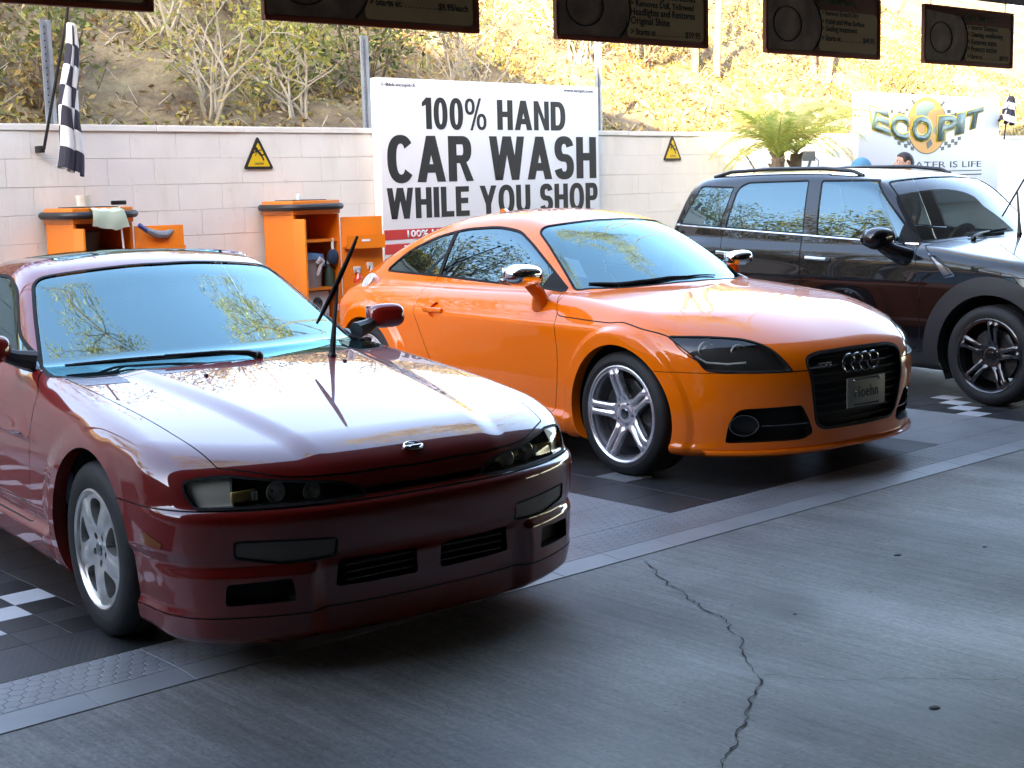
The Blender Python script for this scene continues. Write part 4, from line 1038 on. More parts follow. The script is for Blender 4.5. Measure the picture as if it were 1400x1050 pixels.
# ------------------------------------------------------------ dark red coupe
def build_red():
    F = make_body(red_def()); root = thing('red_coupe', 'dark red glossy coupe in front with one wiper arm lifted off its windscreen', 'car', (2.978, 4.580, 0), -1.66575, 'cars parked nose out on the tiled bays')
    s = Skin(F, (-3.75, -1.0, .04), (1.06, 1.0, 1.36), .0135)
    R = .36; zc = .32
    for xw in (.055, -2.525): s.region('arch', disc(xw, zc, R, .45))
    ws = outline([(-.35, 0, .05), (-.385, .38, .1), (-.48, .66, .05), (-.615, .735, .04), (-.80, .705, .05), (-1.10, .62, .05), (-1.315, .55, .06), (-1.262, .30, .1), (-1.238, 0, .05)], 0, True)
    s.region('windscreen', plan(ws, lambda V: (V[:, 2] > .80) & (V[:, 0] < -.2)), seal=.014)
    rw = outline([(-2.16, 0, .05), (-2.20, .50, .06), (-2.78, .56, .06), (-2.84, 0, .05)], 0, True)
    s.region('rear_window', plan(rw, lambda V: V[:, 2] > .85), seal=.012)
    sw = outline([(-.79, .868, .015), (-1.08, .975, .05), (-1.345, 1.140, .05), (-1.52, 1.190, .06), (-1.95, 1.19, .06), (-2.26, 1.04, .06), (-2.36, .935, .03), (-1.6, .90, .05)], 0)
    s.region('side_glass', side(sw, .42, .8), seal=.012)
    s.region('pillar', side(outline([(-1.80, .80), (-1.86, .80), (-1.88, 1.30), (-1.82, 1.30)]), .42, .8), over=('side_glass',))
    s.region('sunroof', plan(outline([(-1.45, -.40), (-1.45, .40), (-1.92, .40), (-1.92, -.40)], .05), lambda V: V[:, 2] > 1.1), seal=.008)
    s.region('headlamp', diag(outline([(.080, .634), (.035, .644), (-.05, .648), (-.208, .626), (-.384, .604), (-.440, .580), (-.458, .562), (-.347, .558), (-.222, .558), (-.088, .558), (.035, .558, .02), (.070, .60)], .006), lambda V: (V[:, 0] > .4) & (V[:, 2] > .5)), seal=.007)
    s.region('corner_lamp', diag(outline([(.12, .5), (.12, .70), (-.060, .70), (-.092, .5)]), lambda V: (V[:, 0] > .4)), over=('headlamp',))
    hood = outline([(-.285, 0, .05), (-.32, .38, .1), (-.43, .66, .03), (-.52, .715, .012), (-.15, .702, .1), (.17, .685, .1), (.49, .672, .1), (.675, .652, .012), (.715, .60, .05), (.79, .49, .05), (.850, .30, .1), (.862, 0, .1)], 0, True)
    s.region('bonnet', plan(hood, lambda V: (V[:, 2] > .585) & (V[:, 0] > -.6)), gap=.0022)
    s.region('grille', face(outline([(-.255, .561), (.255, .561), (.248, .581), (-.248, .581)], .006), lambda V: V[:, 0] > .6))
    s.region('lower_grille', face(outline([(.045, .265), (.345, .268), (.335, .362), (.05, .355)], .012), lambda V: V[:, 0] > .6, True))
    s.region('corner_opening', face(outline([(.49, .250), (.69, .245), (.685, .315), (.50, .325)], .012), lambda V: V[:, 0] > .5, True))
    s.region('fog_lamp', face(outline([(.36, .382), (.36, .438), (.54, .447), (.655, .45), (.655, .402), (.53, .375), (.45, .375)], .008), lambda V: V[:, 0] > .5, True), seal=.006)
    s.region('side_marker', side(outline([(.486, .433), (.49, .462), (.524, .467), (.605, .443), (.60, .425)], .006), .5))
    s.region('tail_lamp', face(outline([(.30, .70), (.74, .70), (.76, .86), (.30, .86)], .02), lambda V: V[:, 0] < -3.2, True))
    s.region('bumper', side(outline([(.20, -.2), (.20, .5515), (.62, .5515), (.80, .548), (1.3, .548), (1.3, -.2)]), -1), gap=.0022)
    s.region('front_lip', side(outline([(.25, -.2), (.25, .205), (1.3, .205), (1.3, -.2)]), -1), gap=.0022, over=('bumper',))
    door = outline([(-.60, .30, .03), (-.56, .60, .2), (-.57, .80, .03), (-.745, .872, .01), (-1.6, .898, .05), (-1.93, .915, .01), (-1.97, .80, .05), (-1.90, .45, .1), (-1.78, .30, .03)])
    s.region('door', side(door, .45), gap=.0022)
    # painted shell
    skin_part(s, s.m('body', 'pillar'), 'body', RED, root)
    skin_part(s, s.m('bonnet'), 'bonnet', RED, root); skin_part(s, s.m('bumper'), 'front_bumper', RED, root); skin_part(s, s.m('front_lip'), 'front_lip', RED, root)
    for d in split_lr(s, s.m('door'), 'door', RED, root): pass
    skin_pieces(s, s.m('panel_gap'), 'panel_gap', GAP, root, inset=.004)
    skin_pieces(s, s.m('window_seal'), 'window_seal', RUBBER, root, inset=-.0015)
    skin_part(s, s.m('windscreen'), 'windscreen', WINDSCREEN, root, inset=.004)
    skin_part(s, s.m('rear_window'), 'rear_window', TINTED, root, inset=.004)
    split_lr(s, s.m('side_glass'), 'side_window', TINTED, root, inset=.004)
    skin_part(s, s.m('sunroof'), 'sunroof', TINTED, root, inset=.002)
    split_lr(s, s.m('tail_lamp'), 'tail_lamp', REDLENS, root)
    split_lr(s, s.m('fog_lamp'), 'front_turn_lamp', FOGLENS, root, inset=.004)
    split_lr(s, s.m('side_marker'), 'side_marker', AMBER, root, inset=-.002)
    for sg in (-1, 1):
        y = s.mid()[:, 1] * sg > 0
        l = skin_part(s, s.m('headlamp') & y, 'headlamp', LAMPGLASS, root, inset=.003)
        skin_part(s, s.m('headlamp') & y, 'lamp_housing', LAMPIN, l, vec=(-.075, -sg * .012, 0))
        ribbon(s, s.rim(s.m('headlamp') & y), lambda V, N: np.array([-.08, -sg * .012, 0]), 'lamp_shroud', LAMPIN, l)
        b = MB()
        for (yy, zz, rr) in ((.50, .59, .032), (.39, .582, .03)):
            b = MB(); xx = surf_x(F, sg * yy, zz) - .035
            M = Matrix.Translation((xx, sg * yy, zz)) @ Matrix.Rotation(math.pi / 2, 4, 'Y')
            b.lathe([(.004, -.028), (rr * .6, -.022), (rr, 0), (rr + .003, -.002)], 20, M); b.build('lamp_reflector', REFLECT, l)
        xx = surf_x(F, sg * .565, .59) - .022
        MB().box((xx - .02, sg * .60, .586), (.012, .085, .036), None, .004).build('lamp_insert', mat('amber_insert', (.55, .36, .12), .3), l)
        for k in range(5): br = MB().box((xx - .01 - .004 * k, sg * (.56 + .012 * k), .583), (.006, .008, .03)); br.build('lamp_insert', REFLECT, l)
        c = skin_part(s, s.m('corner_lamp') & y, 'corner_lamp', LAMPGLASS, root, inset=.003)
        skin_part(s, s.m('corner_lamp') & y, 'lamp_backing', mat('corner_backing', (.80, .74, .64), .4, 0), c, vec=(-.018, -sg * .012, 0))
        ribbon(s, s.rim(s.m('corner_lamp') & y), lambda V, N: np.array([-.018, -sg * .012, 0]), 'lamp_shroud', LAMPIN, c)
    for nm, dp in (('grille', .07), ('lower_grille', .07), ('corner_opening', .05)):
        ribbon(s, s.rim(s.m(nm)), lambda V, N: np.array([-dp, 0, 0]), nm + '_frame', PLASTIC, root)
        skin_pieces(s, s.m(nm), nm, GAP, root, vec=(-dp, 0, 0))
    for zz in (.285, .31, .335): MB().box((.868, 0, zz), (.012, .62, .006)).build('grille_slat', PLASTIC, root)
    ribbon(s, s.rim(s.m('arch')), lambda V, N: np.stack([np.zeros(len(V)), -np.sign(V[:, 1]) * .05, np.zeros(len(V))], 1), 'arch_lip', RED, root)
    wells(s, root, (.055, -2.525), zc, R)
    for xw in (.03, -2.525):
        for r_ in (True, False): make_wheel('five', .312, .208, .205, root, xw, -.838 if r_ else .838, .312, r_, .35 if xw > -1 else 1.0)
    # badge, mirrors, wipers, washers
    xb = .812; zb = surf_z(F, xb, 0)
    M = Matrix.Translation((xb, 0, zb + .006)) @ Matrix.Rotation(math.radians(24), 4, 'Y') @ Matrix.Rotation(math.pi / 2, 4, 'Z')
    bd = MB(); bd.tube([(.034 * math.cos(a), .022 * math.sin(a), 0) for a in np.linspace(0, 2 * math.pi, 25)], .004, 8, False, M)
    bd.tube([(-.018, .012, 0), (.012, .008, 0), (-.012, -.006, 0), (.018, -.012, 0)], .004, 8, True, M); bd.tube([(-.034, 0, 0), (.034, 0, 0)], .0035, 6, True, M)
    bd.lathe([(0, -.002), (.03, -.003)], 20, M @ Matrix.Diagonal((1.1, .72, 1, 1))); bd.build('bonnet_badge', CHROME, root)
    for sg in (-1, 1): nz = MB(); nz.box((-.16, sg * .30, surf_z(F, -.16, sg * .30) + .003), (.02, .012, .010), None, .003); nz.build('washer_jet', PLASTIC, root)
    for sg in (-1, 1):
        o, _ = blob('door_mirror', (-.83, sg * .905, .955), (.055, .088, .056), RED, root, 3.0, (0, math.radians(-6), sg * math.radians(-14)))
        a = MB(); a.tube([(-.80, sg * .73, .90), (-.82, sg * .80, .915), (-.83, sg * .85, .935)], [.04, .032, .026], 10); a.build('mirror_arm', PLASTIC, root)
        mg = MB(); mg.box((-.889, sg * .905, .955), (.006, .14, .09), None, .002); mg.build('mirror_glass', CHROME, root)
        t = MB(); t.prism([(-.775, .868), (-.90, .905), (-.90, .872)], sg * .722, sg * .742); t.build('mirror_base', PLASTIC, root)
    zz = lambda x, y: surf_z(F, x, y) + .018
    # the wiper left lying on the glass
    p0, p1 = (-.40, -.08), (-.66, -.665)
    o = wiper('wiper_arm', root, (-.36, .02, zz(-.36, .02) - .01), (-.45, -.34, zz(-.45, -.34) + .012), (p0[0], p0[1], zz(*p0)), (p1[0], p1[1], zz(*p1)))
    # the raised one
    o = wiper('wiper_arm', root, (-.27, .306, .868), (-.29, .355, 1.15), (-.315, .265, 1.0), (-.25, .435, 1.35)); tag(o, 'wiper arm lifted up off the glass')
    interior(root, -.75, .86, .36, 0, ((-1.55, .36), (-1.55, -.36)), SEAT, 1.25, -1.36)
    # sill extension line and lip
    return root, s
# ------------------------------------------------------------ orange coupe
def strip_on(F, pts, r, name, mat_, parent, n=40, off=.004, sg=-1):
    """a thin bead following (x, z) points along the flank"""
    P = np.array(pts); t = np.concatenate([[0], np.cumsum(np.hypot(*np.diff(P, axis=0).T))]); u = np.linspace(0, t[-1], n)
    xs, zs = np.interp(u, t, P[:, 0]), np.interp(u, t, P[:, 1])
    path = [(x, surf_y(F, x, z, sg) + sg * off, z) for x, z in zip(xs, zs)]
    return MB().tube(path, r, 8).build(name, mat_, parent)

def build_orange():
    F = make_body(orange_def()); root = thing('orange_coupe', 'bright orange coupe with rounded roof and silver twin spoke wheels in the middle bay', 'car', (6.235, 5.098, 0), -1.63808, 'cars parked nose out on the tiled bays')
    s = Skin(F, (-3.45, -1.05, .04), (1.0, 1.05, 1.45), .0145)
    zc = .33; R = .372
    for xw in (0, -2.468): s.region('arch', disc(xw, zc, R, .45))
    ws = outline([(-.352, 0, .05), (-.375, .25, .1), (-.43, .45, .1), (-.585, .672, .03), (-.85, .595, .1), (-1.125, .505, .07), (-1.065, .28, .1), (-1.04, 0, .05)], 0, True)
    s.region('windscreen', plan(ws, lambda V: (V[:, 2] > .88) & (V[:, 0] < -.2)), seal=.012)
    rw = outline([(-2.05, 0, .05), (-2.10, .46, .06), (-2.85, .50, .08), (-2.95, 0, .05)], 0, True)
    s.region('rear_window', plan(rw, lambda V: V[:, 2] > .95), seal=.012)
    sw = outline([(-2.56, .993, .008), (-2.34, 1.125, .1), (-2.07, 1.212, .1), (-1.79, 1.262, .1), (-1.46, 1.278, .1), (-1.25, 1.253, .06), (-1.07, 1.178, .08), (-.85, 1.062, .1), (-.655, .945, .008), (-.89, .958, .1), (-1.26, .966, .1), (-1.86, .985, .1)])
    s.region('side_glass', side(sw, .40, .9), seal=.013)
    s.region('pillar', side(outline([(-1.865, .9), (-1.895, .9), (-1.905, 1.4), (-1.875, 1.4)]), .40, .9), over=('side_glass',))
    s.region('corner', side(outline([(-.60, .9), (-.86, .94), (-.80, 1.045), (-.60, .95)]), .40, .9), over=('side_glass',))
    s.region('headlamp', diag(outline([(.368, .757, .004), (.184, .757, .06), (-.005, .743, .06), (-.124, .705, .06), (-.19, .65, .05), (-.240, .588, .004), (-.041, .589, .05), (.185, .598, .03), (.238, .665, .05)]), lambda V: (V[:, 0] > .2) & (V[:, 2] > .5)), seal=.006)
    s.region('grille', face(outline([(0, .665), (.28, .662, .05), (.372, .64, .04), (.352, .49, .1), (.315, .31, .04), (.265, .282, .03), (0, .278), (-.265, .282, .03), (-.315, .31, .04), (-.352, .49, .1), (-.372, .64, .04), (-.28, .662, .05)]), lambda V: V[:, 0] > .55), seal=.010)
    s.region('intake', diag(outline([(.092, .232, .01), (.078, .33, .06), (.026, .405, .04), (-.290, .414, .012), (-.330, .335, .1), (-.352, .262, .02), (-.30, .236, .03)]), lambda V: (V[:, 0] > .4) & (V[:, 2] < .5)), seal=0)
    zl = curve([(-.9, 1.0), (-.645, .952), (-.60, .89), (-.534, .818), (-.40, .812), (-.1, .806), (-.01, .814), (.06, .806), (.125, .793), (.316, .757), (.40, .70), (.55, .62), (.70, .588), (.80, .585), (1.0, .583)], .01)
    hp = outline([(-.312, 0, .05), (-.335, .25, .1), (-.39, .45, .1), (-.555, .690, .02), (-.60, .75), (-.57, 1.0), (1.1, 1.0), (1.1, 0)], 0, True)
    pf = plan(hp, lambda V: V[:, 2] > .5)
    s.region('bonnet', lambda V: np.where((V[:, 0] > -.7) & (V[:, 2] > .5), np.maximum(pf(V), (zl(V[:, 0]) - V[:, 2]) * .8), .06), gap=.0022)
    s.region('front_bumper', side(outline([(.20, -.2), (.20, .586), (1.3, .586), (1.3, -.2)]), -1), gap=.0018)
    door = outline([(-.650, .945, .004), (-.548, .83, .05), (-.522, .63, .2), (-.535, .45, .2), (-.558, .30, .03), (-.61, .245, .03), (-1.55, .25, .08), (-1.76, .45, .15), (-1.91, .75, .1), (-1.955, .87, .05), (-1.885, .984, .004), (-1.26, .964, .1), (-.89, .955, .1)])
    s.region('door', side(door, .45), gap=.0022)
    s.region('handle_recess', disc(-1.715, .785, .046, .5), over=('door',))
    s.region('tail_lamp', face(outline([(.45, .66), (.80, .70), (.80, .84), (.45, .80)], .03), lambda V: V[:, 0] < -2.9, True))
    skin_part(s, s.m('body'), 'body', ORANGE, root); skin_part(s, s.m('bonnet'), 'bonnet', ORANGE, root)
    skin_part(s, s.m('front_bumper'), 'front_bumper', ORANGE, root)
    dd = split_lr(s, s.m('door'), 'door', ORANGE, root)
    skin_pieces(s, s.m('panel_gap'), 'panel_gap', GAP, root, inset=.004)
    skin_pieces(s, s.m('window_seal', 'pillar', 'corner'), 'window_seal', RUBBER, root, inset=-.0015)
    skin_part(s, s.m('windscreen'), 'windscreen', WINDSCREEN, root, inset=.004)
    skin_part(s, s.m('rear_window'), 'rear_window', TINTED, root, inset=.004)
    split_lr(s, s.m('side_glass'), 'side_window', TINTED, root, inset=.004)
    split_lr(s, s.m('tail_lamp'), 'tail_lamp', REDLENS, root)
    Mf = Matrix.Translation((-2.655, -.735, .915)) @ Vector((-.10, -.80, .60)).to_track_quat('Z', 'Y').to_matrix().to_4x4()
    fc = MB(); fc.lathe([(0, .020), (.040, .020), (.044, .016), (.048, .018), (.058, .018), (.060, .012), (.060, -.03)], 32, Mf); fc.build('fuel_cap', mat('brushed_metal', (.74, .74, .74), .35, .8), root)
    for sg, d in zip((-1, 1), dd):
        m_ = s.m('handle_recess') & (s.mid()[:, 1] * sg > 0)
        skin_part(s, m_, 'handle_recess', ORANGE, d, vec=(0, -sg * .022, 0)); ribbon(s, s.rim(m_), lambda V, N: np.array([0, -sg * .022, 0]), 'recess_wall', ORANGE, d)
        ys = surf_y(F, -1.715, .785, sg); h = MB(); h.box((-1.715, ys + sg * .008, .787), (.20, .022, .030), None, .009); h.build('door_handle', ORANGE, d)
    for sg in (-1, 1):
        y = s.mid()[:, 1] * sg > 0
        l = skin_part(s, s.m('headlamp') & y, 'headlamp', LAMPGLASS, root, inset=.003)
        skin_part(s, s.m('headlamp') & y, 'lamp_housing', LAMPIN, l, vec=(-.07, -sg * .035, 0))
        ribbon(s, s.rim(s.m('headlamp') & y), lambda V, N: np.array([-.07, -sg * .035, 0]), 'lamp_shroud', LAMPIN, l)
        b = MB()
        for (xx, yy, zz, rr) in ((.46, .715, .690, .033), (.575, .600, .672, .036)):
            M = Matrix.Translation((xx, sg * yy, zz)) @ Matrix.Rotation(sg * math.radians(20), 4, 'Z') @ Matrix.Rotation(math.pi / 2, 4, 'Y')
            b = MB(); b.lathe([(rr + .012, -.01), (rr + .010, .002), (rr, -.004), (rr * .95, -.015)], 24, M); b.ball((0, 0, -.012), (rr * .95, rr * .95, .014), 8, M); b.build('lamp_projector', REFLECT, l)
        br = MB(); br.tube([(.62, sg * .60, .628), (.56, sg * .67, .622), (.48, sg * .74, .63), (.43, sg * .765, .66)], .007, 6); br.build('lamp_strip', REFLECT, l)
        amb = MB(); amb.box((.40, sg * .765, .665), (.03, .012, .05), None, .004); amb.build('amber_reflector', AMBER, l)
        k = s.m('intake') & y
        ribbon(s, s.rim(k), lambda V, N: np.array([-.07, -sg * .02, 0]), 'intake_frame', PLASTIC, root); skin_part(s, k, 'side_intake', GAP, root, vec=(-.07, -sg * .02, 0))
        xx = surf_x(F, sg * .655, .322); Mr = Matrix.Translation((xx - .012, sg * .655, .322)) @ Matrix.Rotation(sg * math.radians(38), 4, 'Z')
        rg = MB(); rg.tube([(0, .072 * math.cos(a), .052 * math.sin(a)) for a in np.linspace(0, 2 * math.pi, 33)], .0055, 8, False, Mr); rg.build('intake_ring', DKCHROME, root)
        ds = MB(); ds.add([(-.02, .070 * math.cos(a), .050 * math.sin(a)) for a in np.linspace(0, 2 * math.pi, 25)[:-1]], [tuple(range(24))], Mr); ds.build('lamp_blank', PLASTIC, root)
        bl = MB(); P = [(surf_x(F, sg * q, .318) - .012, sg * q, .318) for q in np.linspace(.585, .36, 8)]; bl.tube(P, .006, 6); bl.build('intake_blade', DKCHROME, root)
    # grille: recessed mesh, chrome frame, bars, rings, plate
    k = s.m('grille'); ribbon(s, s.rim(k), lambda V, N: np.array([-.06, 0, 0]), 'grille_frame', PLASTIC, root); gb = skin_part(s, k, 'grille', GAP, root, vec=(-.055, 0, 0))
    s_m = s.m('window_seal') & False
    for zz in np.linspace(.315, .635, 9):
        hw = float(np.interp(zz, [.28, .31, .49, .64, .66], [.27, .31, .347, .366, .29])) - .006
        b = MB(); P = [(surf_x(F, q, zz) - .022, q, zz) for q in np.linspace(-hw, hw, 15)]
        b.tube(P, .0075 if zz > .58 else .005, 6); b.build('grille_bar', DKCHROME if zz > .56 else PLASTIC, root)
    fr = MB(); go = outline([(.28, .660, .05), (.370, .638, .04), (.350, .49, .1), (.313, .31, .04), (.265, .283, .03), (-.265, .283, .03), (-.313, .31, .04), (-.350, .49, .1), (-.370, .638, .04), (-.28, .660, .05)])
    fr.tube([(surf_x(F, y_, z_) - .002, y_, z_) for y_, z_ in np.concatenate([go, go[:1]])], .006, 6, False); fr.build('grille_surround', PLASTIC, root)
    for q in (-.096, -.032, .032, .096):
        r_ = MB(); xx = surf_x(F, q, .595) + .002; r_.tube([(xx, q + .045 * math.cos(a), .598 + .045 * math.sin(a)) for a in np.linspace(0, 2 * math.pi, 29)], .0062, 8, False); r_.build('badge_ring', DKCHROME, root)
    text('model_badge', 'TTS', DKCHROME, root, (surf_x(F, -.255, .60) - .008, -.255, .600), .10, .030, .02, .004, rot=(0, 0, math.pi / 2))
    xx = surf_x(F, .02, .44) + .006
    pl = MB(); pl.box((xx, .02, .445), (.006, .305, .152), None, .002); po = pl.build('dealer_plate', mat('plate_white', (.26, .25, .23), .5, var=.1), root); po.rotation_euler = (0, 0, 0)
    text('plate_lettering', 'Hoehn', PLASTIC, po, (xx + .0045, .02, .447), .19, .058, .008, .001, rot=(0, 0, math.pi / 2))
    for zz in (.513, .380): MB().box((xx + .0045, .02, zz), (.002, .20, .010)).build('plate_print', PLASTIC, po)
    for q in (-.08, .12): pk = MB(); pk.lathe([(0, .008), (.007, .007), (.009, 0)], 10, Matrix.Translation((xx + .002, q, .506)) @ Matrix.Rotation(math.pi / 2, 4, 'Y')); pk.build('plate_screw', DKCHROME, po)
    ribbon(s, s.rim(s.m('arch')), lambda V, N: np.stack([np.zeros(len(V)), -np.sign(V[:, 1]) * .06, np.zeros(len(V))], 1), 'arch_lip', ORANGE, root)
    wells(s, root, (0, -2.468), zc, R, .84)
    for xw in (0, -2.468):
        for r_ in (True, False): make_wheel('twin', .330, .252, .255, root, xw, -.895 if r_ else .895, .33, r_, .55 if xw > -1 else 1.2)
    sp_ = MB(); yy = np.linspace(-.80, .80, 41); V = []
    def lipx(q, dz): return surf_x(F, q, .20 + dz)
    V = [(lipx(q, 0) + o_, q, .155 + z_) for q in yy for o_, z_ in ((-.03, .045), (.022, .03), (.022, .018), (-.03, .010))]
    sp_.add(V, [(4*i + a, 4*i + (a+1) % 4, 4*i + 4 + (a+1) % 4, 4*i + 4 + a) for i in range(40) for a in range(4)]); sp_.build('front_splitter', ORANGE, root)
    for sg, mx_, my_ in ((-1, -.685, .985), (1, -.78, .84)):
        def fm(P):
            P = P / (1.0 if sg < 0 else .78); a = np.array((.075, .125, .062)); q = P / a; q[:, 0] = np.where(P[:, 0] > 0, P[:, 0] / .09, P[:, 0] / .045)
            return ((np.abs(q) ** 2.6).sum(1) + 1e-12) ** (1 / 2.6) * .06 - .06
        o, _ = blob('door_mirror', (mx_, sg * my_, 1.042), (.085, .125, .064), CHROME, root, F=fm, rot=(sg * math.radians(4), 0, -sg * math.radians(8)))
        f_ = 1 if sg < 0 else .76; b = MB(); b.box((mx_ - .05 * f_, sg * my_, 1.042 - .027 * f_), (.05 * f_, .232 * f_, .026 * f_), None, .010); b.build('mirror_lower_shell', DKCHROME, root)
        a = MB(); yb = surf_y(F, -.735, .875, sg)
        a.tube([(-.735, yb - sg * .02, .868), (-.725, yb + sg * .012, .885), (mx_ - .02, yb + sg * .035 * (sg < 0), .93), (mx_ - .005, sg * (my_ - .04), 1.01)], [.078, .050, .038, .036], 12); a.build('mirror_arm', ORANGE, root)
        mg = MB(); mg.box((mx_ - .05, sg * my_, 1.045), (.006, .20 * f_, .085 * f_), None, .003); mg.build('mirror_glass', CHROME, root)
    zz = lambda x, y: surf_z(F, x, y) + .014
    bx_ = lambda q: float(np.interp(abs(q), [0, .25, .45, .672], [-.352, -.375, -.43, -.585])) - .035
    w = MB(); w.tube([(bx_(q), q, surf_z(F, bx_(q), q) + .004) for q in np.linspace(-.60, .25, 14)], [.005, .008] + [.011] * 6 + [.008, .007, .006, .005, .005, .004], 6); w.build('wiper_blade', RUBBER, root)
    # papers inside the glass and the antenna fin
    st = MB(); st.add([(-.865 + .0, -.535, 1.115), (-.80, -.475, 1.095), (-.655, -.535, 1.00), (-.70, -.595, 1.015)], [(0, 1, 2, 3)]); st.build('windscreen_sticker', mat('pale_paper', (.62, .70, .72), .7), root)
    an = MB(); an.prism([(-2.02, 1.335), (-2.10, 1.378), (-2.13, 1.376), (-2.18, 1.31)], -.012, .012); an.build('antenna_fin', ORANGE, root)
    interior(root, -.68, .92, .36, 0, ((-1.45, .36), (-1.45, -.36)), SEAT, 1.345, -1.22)
    return root, s

# ------------------------------------------------------------ black hatchback
def build_black():
    F = make_body(black_def()); root = thing('black_hatchback', 'shiny black tall hatchback with roof rails and black wheels in the right bay', 'car', (9.456, 4.832, 0), -1.65069, 'cars parked nose out on the tiled bays')
    s = Skin(F, (-3.5, -1.05, .08), (.95, 1.05, 1.68), .0165)
    zc = .335; R = .405
    for xw in (0, -2.595): s.region('arch', disc(xw, zc, R, .45))
    for xw in (0, -2.595): s.region('arch_trim', disc(xw, zc, .525, .6))
    ws = outline([(-.475, 0, .05), (-.51, .32, .1), (-.60, .62, .05), (-.66, .708, .015), (-1.085, .545, .05), (-1.035, .28, .1), (-1.018, 0, .05)], 0, True)
    s.region('windscreen', plan(ws, lambda V: (V[:, 2] > 1.0) & (V[:, 0] < -.3)), seal=.014)
    s.region('rear_quarter', side(outline([(-3.055, 1.183), (-2.915, 1.475, .03), (-2.535, 1.462, .01), (-2.575, 1.160, .01)]), .35, 1.0), seal=.01)
    s.region('rear_side', side(outline([(-2.505, 1.160, .012), (-2.475, 1.46, .05), (-2.38, 1.498, .03), (-1.765, 1.505, .012), (-1.69, 1.122, .012)]), .40, 1.0), seal=.01)
    s.region('front_side', side(outline([(-1.545, 1.112, .012), (-1.625, 1.502, .012), (-1.15, 1.500, .03), (-.672, 1.072, .008)]), .40, 1.0), seal=.01)
    s.region('sail', side(outline([(-.60, 1.0), (-.805, 1.0), (-.805, 1.3), (-.60, 1.3)]), .40, 1.0), over=('front_side',))
    rw = outline([(1.20, -.60), (1.20, .60), (1.45, .56), (1.45, -.56)], .05)[:, ::-1]
    s.region('rear_window', face(rw, lambda V: V[:, 0] < -2.9), seal=.01)
    s.region('bonnet', side(outline([(-.612, 1.052, .004), (-.40, .935), (-.205, .858, .03), (.0, .868, .1), (.45, .845), (.62, .80), (1.1, .80), (1.1, 1.4), (-.3, 1.4), (-.55, 1.10)]), -1), gap=.0025)
    s.region('side_scuttle', side(outline([(-.528, 1.000, .01), (-.445, 1.002, .01), (-.262, .852, .01), (-.348, .838, .01)]), .5))
    s.region('headlamp', diag(outline([(.20, .70, .06), (.20, .90, .06), (-.02, .90, .06), (-.06, .70, .06)]), lambda V: V[:, 0] > .25), seal=.012)
    s.region('grille', face(outline([(-.42, .62), (.42, .62), (.36, .78), (-.36, .78)], .03), lambda V: V[:, 0] > .4), seal=.012)
    s.region('sill', side(outline([(-2.3, .0), (-2.3, .318), (-.3, .318), (-.3, .0)]), .55))
    fd = outline([(-.655, 1.060, .004), (-.562, .80, .1), (-.548, .53, .1), (-.56, .40, .03), (-.60, .335, .03), (-1.60, .335, .03), (-1.64, .40, .1), (-1.628, .80, .1), (-1.690, 1.110, .004), (-1.2, 1.092)])
    s.region('front_door', side(fd, .5), gap=.0025)
    rd = outline([(-1.697, 1.112, .004), (-1.636, .80, .1), (-1.648, .40, .03), (-1.68, .335, .03), (-2.08, .345, .05), (-2.22, .62, .1), (-2.42, .86, .1), (-2.565, 1.150, .004)])
    s.region('rear_door', side(rd, .5), gap=.0025)
    s.region('tail_lamp', face(outline([(.60, .80), (.78, .80), (.78, 1.08), (.60, 1.08)], .02), lambda V: V[:, 0] < -3.0, True))
    skin_part(s, s.m('body'), 'body', BLACKP, root); skin_part(s, s.m('bonnet'), 'bonnet', BLACKP, root)
    fdo = split_lr(s, s.m('front_door'), 'door', BLACKP, root); rdo = split_lr(s, s.m('rear_door'), 'door', BLACKP, root)
    skin_pieces(s, s.m('panel_gap'), 'panel_gap', GAP, root, inset=.004)
    skin_pieces(s, s.m('window_seal', 'sail'), 'window_seal', RUBBER, root, inset=-.001)
    skin_part(s, s.m('windscreen'), 'windscreen', glass_mat('clear_windscreen', (.72, .78, .76), 1.6), root, inset=.004)
    for nm in ('rear_quarter', 'rear_side', 'front_side'): split_lr(s, s.m(nm), 'side_window', TINTED, root, inset=.004)
    skin_part(s, s.m('rear_window'), 'rear_window', TINTED, root, inset=.004)
    split_lr(s, s.m('tail_lamp'), 'tail_lamp', REDLENS, root); split_lr(s, s.m('headlamp'), 'headlamp', FOGLENS, root)
    skin_part(s, s.m('grille'), 'grille', GAP, root, inset=.01)
    y = s.mid()[:, 1]; x = s.mid()[:, 0]
    for sg in (-1, 1):
        for fr_ in (True, False):
            skin_part(s, s.m('arch_trim') & (y * sg > 0) & ((x > -1.3) == fr_), 'arch_trim', TRIM, root, inset=-.006)
        skin_pieces(s, s.m('sill') & (y * sg > 0), 'sill', TRIM, root, inset=-.004)
        o = skin_part(s, s.m('side_scuttle') & (y * sg > 0), 'side_scuttle', DKCHROME, root, inset=-.006)
        pts = [(x_, surf_y(F, x_, z_, sg) + sg * .012, z_) for x_, z_ in ((-.505, .985), (-.455, .987), (-.300, .866), (-.350, .853))]
        m_ = MB(); m_.tube(pts + pts[:1], .006, 6, False); m_.build('scuttle_frame', PLASTIC, o)
        strip_on(F, [(-3.10, 1.168), (-2.96, 1.160), (-2.59, 1.146), (-1.67, 1.105), (-.66, 1.056)], .0085, 'chrome_strip', CHROME, root, 50, .004, sg)
